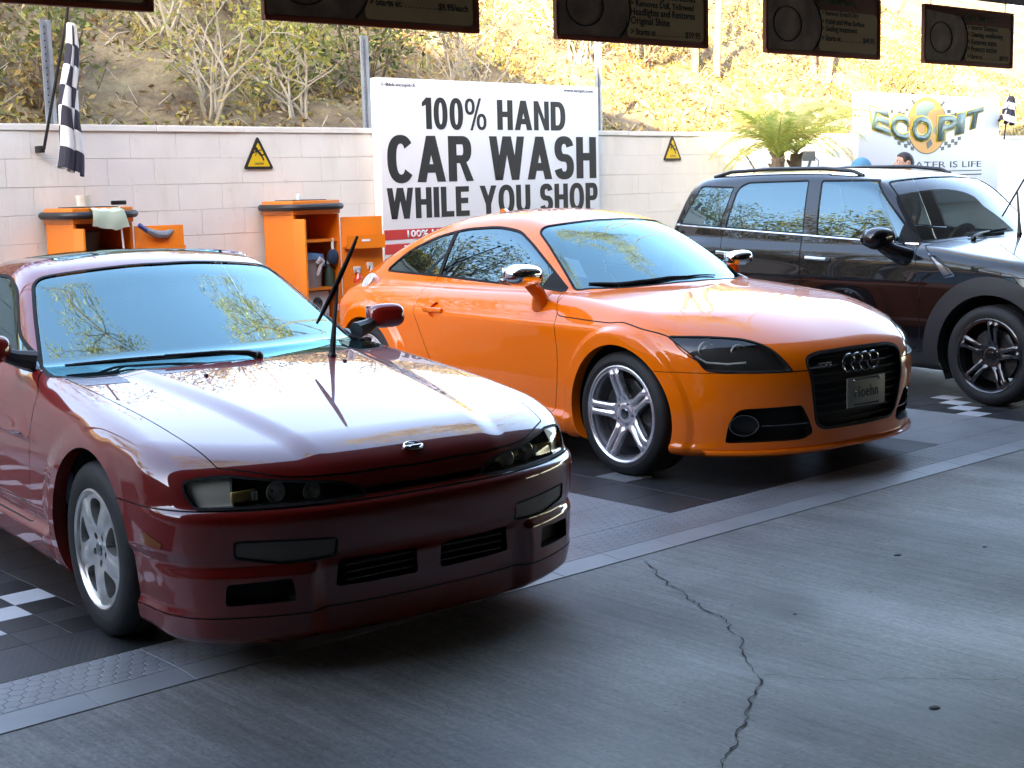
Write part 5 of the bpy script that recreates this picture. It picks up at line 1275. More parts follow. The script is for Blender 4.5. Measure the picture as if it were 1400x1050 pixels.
        for d, xh, zh in ((fdo, -1.48, .937), (rdo, -2.40, .955)):
            ys = surf_y(F, xh, zh, sg); h = MB(); h.tube([(xh - .11, ys + sg * .004, zh + .004), (xh - .095, ys + sg * .028, zh + .006), (xh + .095, ys + sg * .028, zh - .002), (xh + .11, ys + sg * .004, zh - .002)], [.010, .015, .015, .010], 10)
            o = h.build('door_handle', CHROME, d[0 if sg < 0 else 1]); cpd = MB(); cpd.ball((xh, ys - sg * .004, zh - .018), (.055, .012, .032), 8); cpd.build('handle_cup', PLASTIC, d[0 if sg < 0 else 1])
        # roof rail
        rl = MB(); P = [(x_, sg * yy, surf_z(F, x_, sg * yy) + dz) for x_, yy, dz in ((-1.33, .52, .0), (-1.42, .525, .028), (-1.7, .535, .034), (-2.2, .545, .034), (-2.65, .54, .030), (-2.85, .53, .0))]
        rl.tube(P, .015, 8); rl.build('roof_rail', PLASTIC, root)
        # mirror: round head on a drooping arm
        o, _ = blob('door_mirror', (-.83, sg * .965, 1.105), (.088, .150, .082), BLACKP, root, 2.3, (0, 0, -sg * math.radians(10)))
        ys = surf_y(F, -.72, .985, sg); a = MB(); a.tube([(-.70, ys - sg * .02, .965), (-.725, ys + sg * .03, .985), (-.77, ys + sg * .075, 1.015), (-.82, sg * .94, 1.06)], [.070, .066, .056, .055], 12); a.build('mirror_arm', BLACKP, root)
        mg = MB(); mg.ball((-.895, sg * .965, 1.105), (.014, .13, .066), 8); mg.build('mirror_glass', CHROME, root)
    ribbon(s, s.rim(s.m('arch')), lambda V, N: np.stack([np.zeros(len(V)), -np.sign(V[:, 1]) * .06, np.zeros(len(V))], 1), 'arch_lip', TRIM, root)
    wells(s, root, (0, -2.595), zc, R, .82)
    for xw in (0, -2.595):
        for r_ in (True, False): make_wheel('dark', .335, .243, .225, root, xw, -.875 if r_ else .875, .335, r_, .2 if xw > -1 else .9)
    # raised wiper at the nearside of the screen and the other on the glass
    zz = lambda x_, y_: surf_z(F, x_, y_) + .012
    wiper('wiper_arm', root, (-.44, .12, zz(-.44, .12)), (-.50, .17, 1.40), (-.56, .08, 1.22), (-.45, .25, 1.56))
    wiper('wiper_arm', root, (-.46, -.40, zz(-.46, -.40)), (-.54, -.10, zz(-.54, -.10)), (-.53, -.36, zz(-.53, -.36)), (-.55, .12, zz(-.55, .12)))
    an = MB(); an.tube([(-2.9, 0, 1.60), (-3.0, 0, 1.72)], .006, 6); an.build('antenna', PLASTIC, root)
    interior(root, -.78, 1.08, .36, 0, ((-1.62, .36), (-1.62, -.36)), BEIGE, 1.555, -1.17)
    return root, s
# ------------------------------------------------------------ signs on the wall
WHITE = mat('sign_white', (.80, .81, .82), .45, var=.03, vscale=1.5); INK = mat('sign_black', (.018, .014, .013), .5); SRED = mat('sign_red', (.62, .035, .03), .5)
def on_wall(name, label, cat, s_, z, off=0.0, group=None):
    o = thing(name, label, cat, WP(s_, off, z), WA, group); return o
S0, Z0 = 9.72, 1.60
sg1 = on_wall('banner_sign', 'large white banner reading 100% HAND CAR WASH WHILE YOU SHOP', 'sign', S0, Z0, .12)
MB().box((0, .055, 0), (2.92, .11, 1.77), None, .008).build('panel', WHITE, sg1)
fm = MB()
for x in (-1.2, 1.2): fm.box((x, .07, -1.24), (.05, .05, .74))
fm.build('leg', PLASTIC, sg1)
def wt(nm, s, x0, x1, z0, z1, m_, bold, par=sg1, so=S0, zo=Z0, y=-.0015, **k): return text(nm, s, m_, par, ((x0 + x1) / 2 - so, y, (z0 + z1) / 2 - zo), x1 - x0, z1 - z0, bold, .001, **k)
block_text('letter', '100% HAND', INK, sg1, 8.765 - S0, 10.68 - S0, 2.045 - Z0, 2.325 - Z0, -.0005)
block_text('letter', 'CAR WASH', INK, sg1, 8.335 - S0, 11.135 - S0, 1.572 - Z0, 1.985 - Z0, -.0005)
block_text('letter', 'WHILE YOU SHOP', INK, sg1, 8.315 - S0, 11.15 - S0, 1.25 - Z0, 1.525 - Z0, -.0005)
wt('small_print', '1-866-ecopit-5', 8.30, 8.69, 2.405, 2.443, INK, .01)
wt('small_print', 'www.ecopit.com', 10.66, 11.10, 2.415, 2.455, INK, .01)
st = MB().box((0, -.0008, 1.112 - Z0), (2.90, .002, .088)).box((0, -.0008, .985 - Z0), (2.90, .002, .09)).box((0, -.0008, .865 - Z0), (2.90, .002, .08)); st.build('red_stripe', SRED, sg1)
wt('stripe_lettering', '100% HAND', 8.54, 9.20, 1.082, 1.145, WHITE, .02, y=-.003); wt('stripe_lettering', 'WASHED', 9.27, 9.75, 1.082, 1.145, WHITE, .02, y=-.003)
wt('stripe_lettering', 'ECOLOGICAL', 8.50, 9.10, .955, 1.015, WHITE, .02, y=-.003)

YEL = mat('warning_yellow', (.80, .52, .012), .45)
def warning(s_, zb, w, h, label):
    o = on_wall('warning_sign', label, 'sign', s_, zb, .012, 'yellow warning triangles on the wall')
    m = MB(); m.prism(outline([(-w/2, 0, .03), (w/2, 0, .03), (0, h, .03)]), 0, .010); m.build('border', INK, o)
    m = MB(); m.prism(outline([(-w/2 + .038, .022, .012), (w/2 - .038, .022, .012), (0, h - .055, .012)]), -.002, .002); m.build('face', YEL, o)
    f = MB(); M = Matrix.Translation((0, -.003, h * .40))
    f.lathe([(0, .001), (.016, .001), (.016, -.001)], 12, Matrix.Translation((-.022, -.003, h * .40 + .055)) @ Matrix.Rotation(math.pi / 2, 4, 'X'))
    for a, b, ww in (((-.015, .045), (.028, .004), .020), ((.028, .004), (.070, .012), .013), ((.028, .004), (.052, -.038), .013), ((-.012, .042), (.032, .048), .009), ((-.014, .042), (-.054, .022), .009), ((-.02, .035), (-.03, .0), .008)):
        a, b = np.array(a), np.array(b); d = b - a; n_ = np.array([-d[1], d[0]]) / np.linalg.norm(d) * ww / 2
        f.prism([tuple(a - n_), tuple(b - n_), tuple(b + n_), tuple(a + n_)], -.001, .0005, M)
    f.build('slipping_figure', INK, o); text('caution_lettering', 'CAUTION', INK, o, (0, -.0032, h * .17), w * .30, .018, .01, .0006)
warning(7.038, 1.708, .300, .272, 'yellow slip warning triangle between the two orange cabinets')
warning(12.535, 1.745, .320, .278, 'half sunlit yellow slip warning triangle right of the big banner')

# the winged logo sign
S1, Z1 = 18.18, 1.85
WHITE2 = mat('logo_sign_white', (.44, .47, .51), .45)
sg2 = on_wall('logo_sign', 'white sign with a winged globe logo above WATER IS LIFE', 'sign', S1, Z1, .10)
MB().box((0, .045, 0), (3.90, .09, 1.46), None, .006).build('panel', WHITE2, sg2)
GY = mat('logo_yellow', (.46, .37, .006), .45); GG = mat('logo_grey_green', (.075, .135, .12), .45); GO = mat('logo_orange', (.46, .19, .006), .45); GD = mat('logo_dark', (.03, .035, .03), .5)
def px(x, y): return (float(np.interp(x, [1160, 1189, 1215, 1242, 1275, 1312, 1343, 1358], [15.95, 16.50, 16.99, 17.50, 18.15, 18.92, 19.60, 19.93])) - S1, 2.543 - (y - 134.6) * .0099 - Z1)
def flat(nm, poly, m_, lvl, par=sg2): return MB().prism(poly, -.0012 * lvl, -.0012 * lvl + .001).build(nm, m_, par, False)
# crossed flags behind the wings
for sgn in (-1, 1):
    c = 1268; f = lambda x, y: px(c + sgn * (x - c), y)
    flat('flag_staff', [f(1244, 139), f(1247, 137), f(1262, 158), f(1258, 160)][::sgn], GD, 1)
    chk = MB()
    for i_ in range(7):
        for j_ in range(2):
            if (i_ + j_) % 2 == 0:
                x_, y_ = 1216 + i_ * 5.2, 152 + 3 * math.sin(i_ * 1.3) + j_ * 5; chk.prism([f(x_, y_), f(x_ + 5, y_), f(x_ + 5, y_ + 5), f(x_, y_ + 5)][::sgn], -.0022, -.001)
                x_, y_ = 1222 + i_ * 4.6, 186 + i_ * 1.8 + j_ * 5; chk.prism([f(x_, y_), f(x_ + 4.5, y_ + 1), f(x_ + 4.5, y_ + 6), f(x_, y_ + 5)][::sgn], -.0022, -.001)
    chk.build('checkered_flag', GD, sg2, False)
ell = lambda k: [px(1267 + 26.5 * k * math.cos(a), 172 + 37.5 * k * math.sin(a)) for a in np.linspace(0, -2 * math.pi, 41)[:-1]]
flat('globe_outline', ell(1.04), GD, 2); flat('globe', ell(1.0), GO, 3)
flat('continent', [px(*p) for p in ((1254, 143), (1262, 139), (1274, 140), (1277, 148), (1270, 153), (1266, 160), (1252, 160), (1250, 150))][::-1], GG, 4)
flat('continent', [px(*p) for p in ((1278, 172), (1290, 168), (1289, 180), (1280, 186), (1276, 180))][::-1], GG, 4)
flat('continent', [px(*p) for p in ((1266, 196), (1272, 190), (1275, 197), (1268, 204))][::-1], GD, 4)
def letter(ch, x0, x1, y0, y1, rot, sh):
    (a, z1), (b, z0) = px(x0, y0), px(x1, y1); c = ((a + b) / 2, (z0 + z1) / 2)
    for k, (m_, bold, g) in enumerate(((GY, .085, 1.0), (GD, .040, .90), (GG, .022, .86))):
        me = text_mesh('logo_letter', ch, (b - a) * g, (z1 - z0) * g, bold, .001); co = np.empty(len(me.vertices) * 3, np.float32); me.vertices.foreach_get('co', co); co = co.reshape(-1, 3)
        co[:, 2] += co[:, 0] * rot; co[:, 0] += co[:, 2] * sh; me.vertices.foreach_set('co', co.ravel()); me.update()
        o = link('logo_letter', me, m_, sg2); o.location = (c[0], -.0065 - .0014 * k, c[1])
letter('E', 1189, 1216, 150, 183, -.16, -.25); letter('C', 1215, 1243, 157, 193, -.08, -.08); letter('O', 1244, 1275, 158, 195, 0, 0)
letter('P', 1280, 1309, 156, 193, .06, .06); letter('I', 1306, 1319, 152, 184, .12, .15); letter('T', 1319, 1343, 146, 176, .16, .25)
wt('lettering', 'WATER IS LIFE', 17.30, 19.60, 1.605, 1.690, INK, .004, sg2, S1, Z1)
MB().box((0.40, -.001, 1.556 - Z1), (2.05, .001, .014)).box((.55, -.001, 1.500 - Z1), (1.75, .001, .02)).build('print_line', INK, sg2)
brd = on_wall('notice_board', 'small white board with a black hose nozzle pictogram beside the palm', 'sign', 15.2, 1.66, .02)
MB().box((0, .01, 0), (.78, .02, .50)).build('panel', WHITE, brd)
ic = MB(); ic.prism([(-.12, .06), (.16, .06), (.16, .18), (-.12, .18)], -.003, -.001).prism([(-.22, .09), (-.12, .09), (-.12, .14), (-.22, .14)], -.003, -.001).prism([(-.02, -.02), (.04, -.02), (.08, .06), (.02, .06)], -.003, -.001)
ic.tube([(.16, -.002, .10), (.24, -.002, .06), (.22, -.002, -.02), (.10, -.002, -.04)], .006, 5); ic.build('pictogram', INK, brd)

# ------------------------------------------------------------ flags and posts
FW, FK = mat('flag_white', (.62, .60, .57), .8), mat('flag_black', (.020, .018, .030), .8)
def hanging_flag(name, label, s_, off, ztop, length, width, seed, nu=6, nv=9):
    root = on_wall(name, label, 'flag', s_, ztop, off, 'checkered flags'); r = random.Random(seed); su, sv = 6, 6; V = []; F_ = []; mi = []
    NU, NV = nu * su, nv * sv
    for j in range(NV + 1):
        v = j / NV; wv = width * (.34 + .66 * v ** .8)
        for i_ in range(NU + 1):
            u = i_ / NU; a = u * 2 * math.pi * 2.3 + .9 * math.sin(v * 4 + seed)
            V.append((wv * (u - .5) + .030 * math.sin(a * 1.0 + 1.3) * (.4 + v) - .10 * v + .012 * math.sin(v * 9), .075 * math.sin(a) * (.5 + .5 * v), -length * v - .06 * u * v - .02 * math.cos(a)))
    for j in range(NV):
        for i_ in range(NU): F_.append((j*(NU+1) + i_, j*(NU+1) + i_ + 1, (j+1)*(NU+1) + i_ + 1, (j+1)*(NU+1) + i_)); mi.append((i_ // su + j // sv) % 2)
    me = bpy.data.meshes.new('cloth'); me.from_pydata(V, [], F_); me.materials.append(FW); me.materials.append(FK); me.polygons.foreach_set('material_index', mi); me.polygons.foreach_set('use_smooth', [True] * len(F_))
    link('cloth', me, None, root); return root
fl = hanging_flag('checkered_flag', 'black and white checkered flag hanging limp from a pole at the left', 5.22, .40, 2.72, .98, .165, 1, 4, 7)
p_ = MB(); p_.tube([(-.12, .30, -.85), (-.02, .03, .05), (.02, -.02, .42)], .011, 8); p_.ball((.02, -.02, .43), .02, 6); p_.box((-.12, .36, -.85), (.035, .09, .05), None, .006); p_.build('pole', PLASTIC, fl)
fl = hanging_flag('checkered_flag', 'sunlit checkered flag right of the logo sign', 20.28, .20, 2.60, .34, .42, 3, 5, 4)
p_ = MB(); p_.tube([(.02, .10, -.6), (.0, .03, .05)], .011, 8); p_.build('pole', PLASTIC, fl)
GALV = mat('galvanised_steel', (.42, .44, .46), .45, .6, var=.12, vscale=9)
def post(s_, z0, z1, label):
    o = on_wall('metal_post', label, 'post', s_, z0, -.25, 'metal posts behind the wall'); m = MB(); h = z1 - z0
    m.prism([(-.045, 0), (-.045, h), (-.030, h), (-.030, 0)], -.006, 0).prism([(.030, 0), (.030, h), (.045, h), (.045, 0)], -.006, 0)
    m.box((0, .022, h / 2), (.034, .004, h)).box((-.024, .010, h / 2), (.013, .030, h)).box((.024, .010, h / 2), (.013, .030, h)); m.build('channel', GALV, o)
    d = MB()
    for k in range(int(h / .05)): d.lathe([(0, .0), (.006, 0), (.006, .002)], 8, Matrix.Translation((0, .0185, .03 + .05 * k)) @ Matrix.Rotation(math.pi / 2, 4, 'X'))
    d.build('bolt_holes', GAP, o)
post(5.36, 1.95, 2.83, 'perforated steel post behind the checkered flag'); post(8.43, 1.95, 2.88, 'perforated steel post at the left end of the banner'); post(11.62, 1.95, 3.3, 'sunlit steel post just right of the banner')

# ------------------------------------------------------------ the two supply cabinets
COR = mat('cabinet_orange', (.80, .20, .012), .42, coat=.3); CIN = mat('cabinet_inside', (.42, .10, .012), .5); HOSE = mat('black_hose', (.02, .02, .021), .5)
def cabinet(s_, off, w, label, g):
    o = on_wall('supply_cabinet', label, 'cabinet', s_, 0, off, g); d, h = .40, 1.33
    for x in (-1, 1): MB().box((x * (w / 2 - .01), -.0, h / 2), (.02, d, h)).build('side_panel', COR, o)
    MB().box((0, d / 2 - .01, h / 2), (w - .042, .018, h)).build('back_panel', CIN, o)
    for z in (.05, .72, 1.115): MB().box((0, 0, z), (w - .044, d - .025, .022)).build('shelf', COR, o)
    MB().box((0, 0, h + .058), (w + .02, d + .02, .112), None, .008).build('top_box', COR, o)
    MB().box((0, 0, h + .116), (w * .74, d * .6, .008), None, .003).build('top_mat', RUBBER, o)
    pts = []; a, b, r_ = w / 2 + .055, d / 2 + .05, .14
    for cx, cy, q0 in ((a - r_, b - r_, 0), (-a + r_, b - r_, 90), (-a + r_, -b + r_, 180), (a - r_, -b + r_, 270)):
        for q in np.linspace(q0, q0 + 90, 7): pts.append((cx + r_ * math.cos(math.radians(q)), cy + r_ * math.sin(math.radians(q)), h + .062))
    MB().tube(pts + pts[:1], .027, 10, False).build('hose_ring', HOSE, o)
    for sg, ang in ((-1, -96), (1, 160)):
        dr = MB(); dw = .17 if sg < 0 else .36; dr.box((-sg * dw / 2, 0, 0), (dw, .018, h - .06), None, .003); q = dr.build('cabinet_door', COR, o)
        q.location = (sg * (w / 2 + .004), -d / 2 - .012, h / 2); q.rotation_euler = (0, 0, math.radians(102 if False else ang) * (-1 if sg < 0 else 1) * (1 if sg > 0 else -1))
        hb = MB(); hb.tube([(-sg * (dw - .06), .008, -.12), (-sg * (dw - .06), .035, -.10), (-sg * (dw - .06), .035, .10), (-sg * (dw - .06), .008, .12)], .006, 6); hb.build('door_handle', COR, q)
        if sg > 0:
            for z in (.38, -.02): pk = MB(); pk.box((-dw / 2, .055, z), (dw - .02, .09, .012)).box((-dw / 2, .098, z + .05), (dw - .02, .008, .11)); pk.build('door_pocket', COR, q)
            MB().box((-dw / 2, .1035, .44), (.075, .001, .018)).build('door_label', WHITE, q)
    return o
c1 = cabinet(5.33, .26, .47, 'left orange supply cabinet with open doors behind the red car', 'orange supply cabinets'); c2 = cabinet(7.26, .26, .47, 'right orange supply cabinet with a bucket inside, left of the banner', 'orange supply cabinets')
def at_cab(name, label, cat, s_, off, z): return thing(name, label, cat, WP(s_, off, z), WA)
GREY = mat('grey_bucket_plastic', (.33, .31, .30), .5); BLUE = mat('blue_cloth', (.10, .20, .34), .9); PALE = mat('pale_green_cloth', (.52, .60, .44), .9); WPL = mat('white_plastic', (.70, .71, .72), .4); REDL = mat('red_liquid', (.62, .06, .03), .15, coat=1); DGR = mat('dark_green', (.03, .07, .05), .6); NAVY = mat('navy_bristle', (.012, .035, .08), .9); BROWN = mat('dark_bin', (.03, .026, .024), .6)
bk = at_cab('bucket', 'grey plastic bucket with a blue cloth over its rim inside the right cabinet', 'bucket', 7.27, .30, .731)
m = MB(); m.lathe([(0, 0), (.105, 0), (.128, .24), (.135, .245), (.135, .262), (.124, .262), (.102, .02), (0, .02)], 28); m.build('shell', GREY, bk)
m = MB(); m.tube([(.0, -.13, .20), (.02, -.15, .235), (.05, -.145, .215), (.03, -.138, .18), (0, -.13, .10)], [.02, .024, .02, .016, .012], 8); m.build('spout', WPL, bk)
cl = at_cab('cloth', 'blue cloth draped over the grey bucket in the right cabinet', 'cloth', 7.27, .30, .731)
V = []; n = 28
for r_, z, am in ((.0, .285, 0), (.09, .282, .006), (.136, .272, .004), (.143, .235, .03), (.145, .20, .035)):
    for k in range(n): a = 2 * math.pi * k / n; V.append((r_ * math.cos(a), r_ * math.sin(a), z + am * math.sin(3 * a + 1)))
m = MB(); m.add(V, [(j*n + k, j*n + (k+1) % n, (j+1)*n + (k+1) % n, (j+1)*n + k) for j in range(4) for k in range(n)]); m.build('fold', BLUE, cl)
def bottle(label, s_, off, z, body, cap, h=.22, spray=True, r_=.042):
    o = at_cab('spray_bottle', label, 'bottle', s_, off, z); m = MB(); m.lathe([(0, 0), (r_, 0), (r_ + .001, h * .55), (r_ * .8, h * .68), (r_ * .38, h * .8), (r_ * .36, h * .86)], 18); m.build('body', body, o)
    c = MB(); c.lathe([(r_ * .45, h * .84), (r_ * .45, h * .93), (r_ * .3, h * .95)], 14)
    if spray: c.box((-.012, 0, h * 1.0), (.075, .024, .034), None, .007).box((-.040, 0, h * .93), (.010, .016, .045), None, .003)
    c.build('spray_head', cap, o); return o
bottle('white spray bottle at the left inside the right cabinet', 7.10, .36, .731, WPL, WPL, .28)
bottle('white spray bottle with a blue collar on the right cabinet door', 7.74, .56, .64 + .011, WPL, WPL, .25)
bottle('spray bottle of red liquid on the right cabinet door', 7.62, .53, .64 + .011, REDL, WPL, .22)
bottle('dark green bottle under the hanging brush in the right cabinet', 7.43, .38, .731, DGR, WPL, .22, False)
bottle('small white bottle standing on top of the right cabinet', 7.27, .22, 1.45, WPL, WPL, .06, False, .02)
bs = at_cab('hanging_brush', 'navy wash brush hanging inside the right cabinet', 'brush', 7.43, .44, .93)
m = MB(); m.tube([(0, 0, .10), (0, 0, .20)], .012, 8); m.build('handle', WPL, bs); m = MB(); m.ball((0, 0, .045), (.055, .035, .068), 8); m.build('bristles', NAVY, bs)
jr = at_cab('canister', 'white canister on the lower shelf of the right cabinet', 'canister', 7.28, .30, .46)
MB().box((0, 0, .12), (.26, .2, .24), None, .02).build('body', WPL, jr)
lb = MB(); lb.lathe([(0, .0), (.05, 0), (.05, .003)], 16, Matrix.Translation((0, -.1, .14)) @ Matrix.Rotation(math.pi / 2, 4, 'X')); lb.build('label', BROWN, jr)
bx = at_cab('container', 'small pale tub on top of the left cabinet', 'container', 5.30, .26, 1.455)
m = MB(); m.lathe([(0, 0), (.052, 0), (.055, .05), (.058, .05), (.058, .078), (0, .08)], 20); m.build('tub', mat('cream_plastic', (.70, .68, .58), .5), bx)
bn = at_cab('bin', 'dark bin inside the left cabinet', 'bin', 5.28, .26, 1.126); m = MB(); m.lathe([(0, 0), (.10, 0), (.12, .14), (.11, .15), (0, .13)], 22); m.build('shell', BROWN, bn)
tw = at_cab('towel', 'pale green towel hanging over the hose of the left cabinet', 'towel', 5.33, .52, 1.40)
V = []; Fq = []
for j, (y_, z_) in enumerate(((.10, .035), (.02, .042), (-.022, .028), (-.034, -.01), (-.034, -.05), (-.032, -.085))):
    for k in range(9): V.append((-.11 + .0275 * k + .01 * j - (.004 * j * (8 - k)) * .5, y_ + .006 * math.sin(k * 1.4 + j), z_ - (.035 * j / 5 * (1 - abs(k - 5) / 5)) + .004 * math.sin(k * 2)))
for j in range(5):
    for k in range(8): Fq.append((j*9 + k, j*9 + k + 1, (j+1)*9 + k + 1, (j+1)*9 + k))
m = MB(); m.add(V, Fq); m.build('cloth', PALE, tw)
wd_ = at_cab('squeegee_pole', 'thin white pole leaning against the left cabinet', 'pole', 5.45, .54, .0); m = MB(); m.tube([(.05, 0, .02), (-.02, .02, 1.47)], .007, 6); m.build('shaft', WPL, wd_); m = MB(); m.box((-.02, .02, 1.475), (.12, .02, .03), None, .006); m.build('head', PLASTIC, wd_)
db = at_cab('duster', 'grey and blue duster lying in the door pocket of the left cabinet', 'duster', 5.74, .56, 1.20)
m = MB(); m.tube([(-.12, 0, .07), (-.04, 0, .035), (.04, 0, .03), (.12, 0, .07)], [.02, .03, .03, .016], 8); m.build('head', mat('grey_fleece', (.22, .24, .26), .95), db); m = MB(); m.tube([(-.18, 0, .11), (-.11, 0, .06)], .018, 6); m.build('grip', mat('blue_grip', (.03, .06, .2), .5), db)

# ------------------------------------------------------------ hanging menus
MBR = mat('menu_brown', (.30, .10, .05), .6); MPAN = mat('menu_cream', (.80, .54, .27), .6, var=.08, vscale=3); MRED = mat('menu_red', (.50, .07, .02), .55); MPIC = mat('menu_photo', (.36, .22, .16), .5, var=.5, vscale=9); MTX = mat('menu_ink', (.035, .022, .018), .6); MGR = mat('menu_green', (.12, .15, .04), .6)
def menu(x0, x1, title, lines, label):
    w, h, zb = x1 - x0, .286, 2.088; o = thing('hanging_menu', label, 'menu sign', ((x0 + x1) / 2, 4.0, zb), 0, 'menu boards hanging from the ceiling edge')
    MB().box((0, .012, h / 2), (w, .022, h), None, .003).build('board', MBR, o)
    fr = MB()
    for c, d in (((0, 0, .007), (w, .006, .014)), ((0, 0, h - .004), (w, .006, .008)), ((w / 2 - .008, 0, h / 2), (.016, .006, h - .022))): fr.box(c, d)
    fr.build('border', MRED, o)
    x_ = -w * .06; MB().prism(outline([(x_, .024, .02), (w / 2 - .03, .024, .02), (w / 2 - .03, .205, .03), (x_, .205, .02)]), -.002, .002).build('text_panel', MPAN, o)
    d = MB(); d.prism([(-w / 2 + .01, .018)] + [(x_ - .10 + .115 * math.cos(a), .13 + .13 * math.sin(a)) for a in np.linspace(-1.0, 1.0, 13)] + [(-w / 2 + .01, .26)], -.0015, .002); d.build('picture', MPIC, o)
    rg = MB(); rg.tube([(x_ - .10 + .115 * math.cos(a), -.003, .13 + .125 * math.sin(a)) for a in np.linspace(-1.05, 1.05, 17)], .004, 5); rg.tube([(-w * .33 + .10 * math.cos(a), -.003, .13 + .075 * math.sin(a)) for a in np.linspace(0, 6.283, 25)], .003, 5, False); rg.build('picture_outline', MTX, o)
    if title: text('title', title, MGR, o, (w * .10, -.004, .243), w * .36, .036, .015, .0008)
    for k, (s_, full) in enumerate(lines):
        z = .190 - .0345 * k - (.0 if k < len(lines) - 1 else .006)
        me = text('menu_line', s_, MTX, o, (x_ + .018, -.0035, z), (w / 2 - .04 - x_ - .03) * full, None, .012, .0006, 'LEFT'); 
    for sx in (-1, 1): hk = MB(); hk.tube([(sx * w * .42, .012, h), (sx * w * .42, .012, h + .145)], .003, 5); hk.build('hanger', PLASTIC, o)
P_ = '. . . . . . . . . . .'
menu(1.20, 2.151, '', (('> Hand Wash', .5), ('> Vacuum', .4), ('> Windows', .4), ('', 0) if False else ('> Tires', .3), ('> Starts at' + P_ + '$19.95', 1)), 'hanging menu board cut off at the top left corner')
menu(2.541, 3.442, '', (('> Wash & Dry', .5), ('> Wax', .3), ('> Shine', .35), ('> Starts at' + P_ + '$6.95/each', 1)), 'hanging menu board with a 6.95 each price, second from the left')
menu(3.831, 4.704, '', (('Removes Light Scratches', .93), ('> Removes Dull, Yellowed', .9), ('Headlights and Restores', .92), ('Original Shine', .55), ('> Starts at' + P_ + '$59.95', 1)), 'hanging menu board about scratches and dull headlights, third from the left')
menu(5.095, 5.957, 'Conditioning', (('> Remove Scratch Dry', .68), ('> Polish and Wax Surface', .8), ('> Sealing treatment', .66), ('> Starts at' + P_ + '$49.95', 1)), 'hanging menu board titled Conditioning, second from the right')
menu(6.341, 7.187, 'Car Seats', (('> Interior Shampoo', .72), ('> Cleaning, conditioning', .85), ('> Removes stains', .7), ('> Protects leather', .72), ('> Starts at' + P_ + '$89.95', 1)), 'rightmost hanging menu board with faded brown lettering')

# ------------------------------------------------------------ palm in a tub
PALMS = [leafmat('palm_' + k, c, .45) for k, c in (('green', (.34, .38, .09)), ('lime', (.46, .46, .12)), ('yellow', (.54, .47, .18)), ('straw', (.55, .46, .24)))]
def palm(s_, off, label):
    o = on_wall('palm', label, 'palm', s_, 0, off); m = MB(); m.lathe([(0, 0), (.26, 0), (.34, .55), (.37, .55), (.37, .62), (.31, .62), (.30, .54), (0, .54)], 28); m.build('tub', mat('terracotta', (.30, .12, .06), .8, var=.15), o)
    rnd = random.Random(11); tops = []
    for k, (dx, dy, h, lx) in enumerate(((-.09, 0, 1.24, -.05), (.16, .05, 1.28, .14), (.03, .12, 1.38, .03))):
        t_ = MB(); pts = [(dx, dy, .5), (dx + lx * .4, dy, .5 + h * .45), (dx + lx, dy, .5 + h)]; t_.tube(pts, [.075, .06, .068], 10)
        for q in range(16):
            z = .55 + (h - .08) * q / 15; a = q * 2.4; x_ = dx + lx * (z - .5) / h; t_.tube([(x_ + .05 * math.cos(a), dy + .05 * math.sin(a), z), (x_ + .095 * math.cos(a), dy + .095 * math.sin(a), z + .05)], [.03, .012], 5)
        t_.build('trunk', BARK, o); tops.append(Vector(pts[-1]))
    fr = 0
    for k in range(33):
        c = tops[k % 3]; a = k * 2.39996 + rnd.random() * .3; el = rnd.uniform(.45, 1.45); L_ = rnd.uniform(.70, 1.05); pts = []; d = Vector((math.cos(a) * math.cos(el), math.sin(a) * math.cos(el), math.sin(el))); p = c.copy()
        for q in range(13): pts.append(p.copy()); p = p + d * L_ / 12; d = (d + Vector((0, 0, -.105 - .04 * math.cos(el)))).normalized()
        f = MB(); f.tube(pts, [.008 * (1 - .07 * q) for q in range(13)], 4, False); V = []; Fq = []
        for q in range(2, 48):
            t = q / 48 * 12; i_ = min(11, int(t)); b = pts[i_].lerp(pts[i_ + 1], t - i_); tg = (pts[i_ + 1] - pts[i_]).normalized(); sd = tg.cross(Vector((0, 0, 1))).normalized(); ln = .26 * math.sin(math.pi * (.12 + .85 * q / 48)) + .03
            for sgn in (-1, 1):
                dd = (sd * sgn * .8 + tg * .75 + Vector((0, 0, .25 + rnd.gauss(0, .12)))).normalized(); n0 = len(V); w = tg * .0065
                V += [b - w, b + dd * ln * .5 - w * .9 + Vector((0, 0, -.005)), b + dd * ln + Vector((0, 0, -.10 * ln * 3)), b + dd * ln * .5 + w * .9]; Fq.append((n0, n0 + 1, n0 + 2, n0 + 3))
        f.add(V, Fq); me = f.mesh('frond', False); me.materials.append(PALMS[k % 3] if el > .45 else PALMS[3]); link('frond', me, None, o)
    return o
palm(13.3, .95, 'small feathery palm in a tub behind the black hatchback')

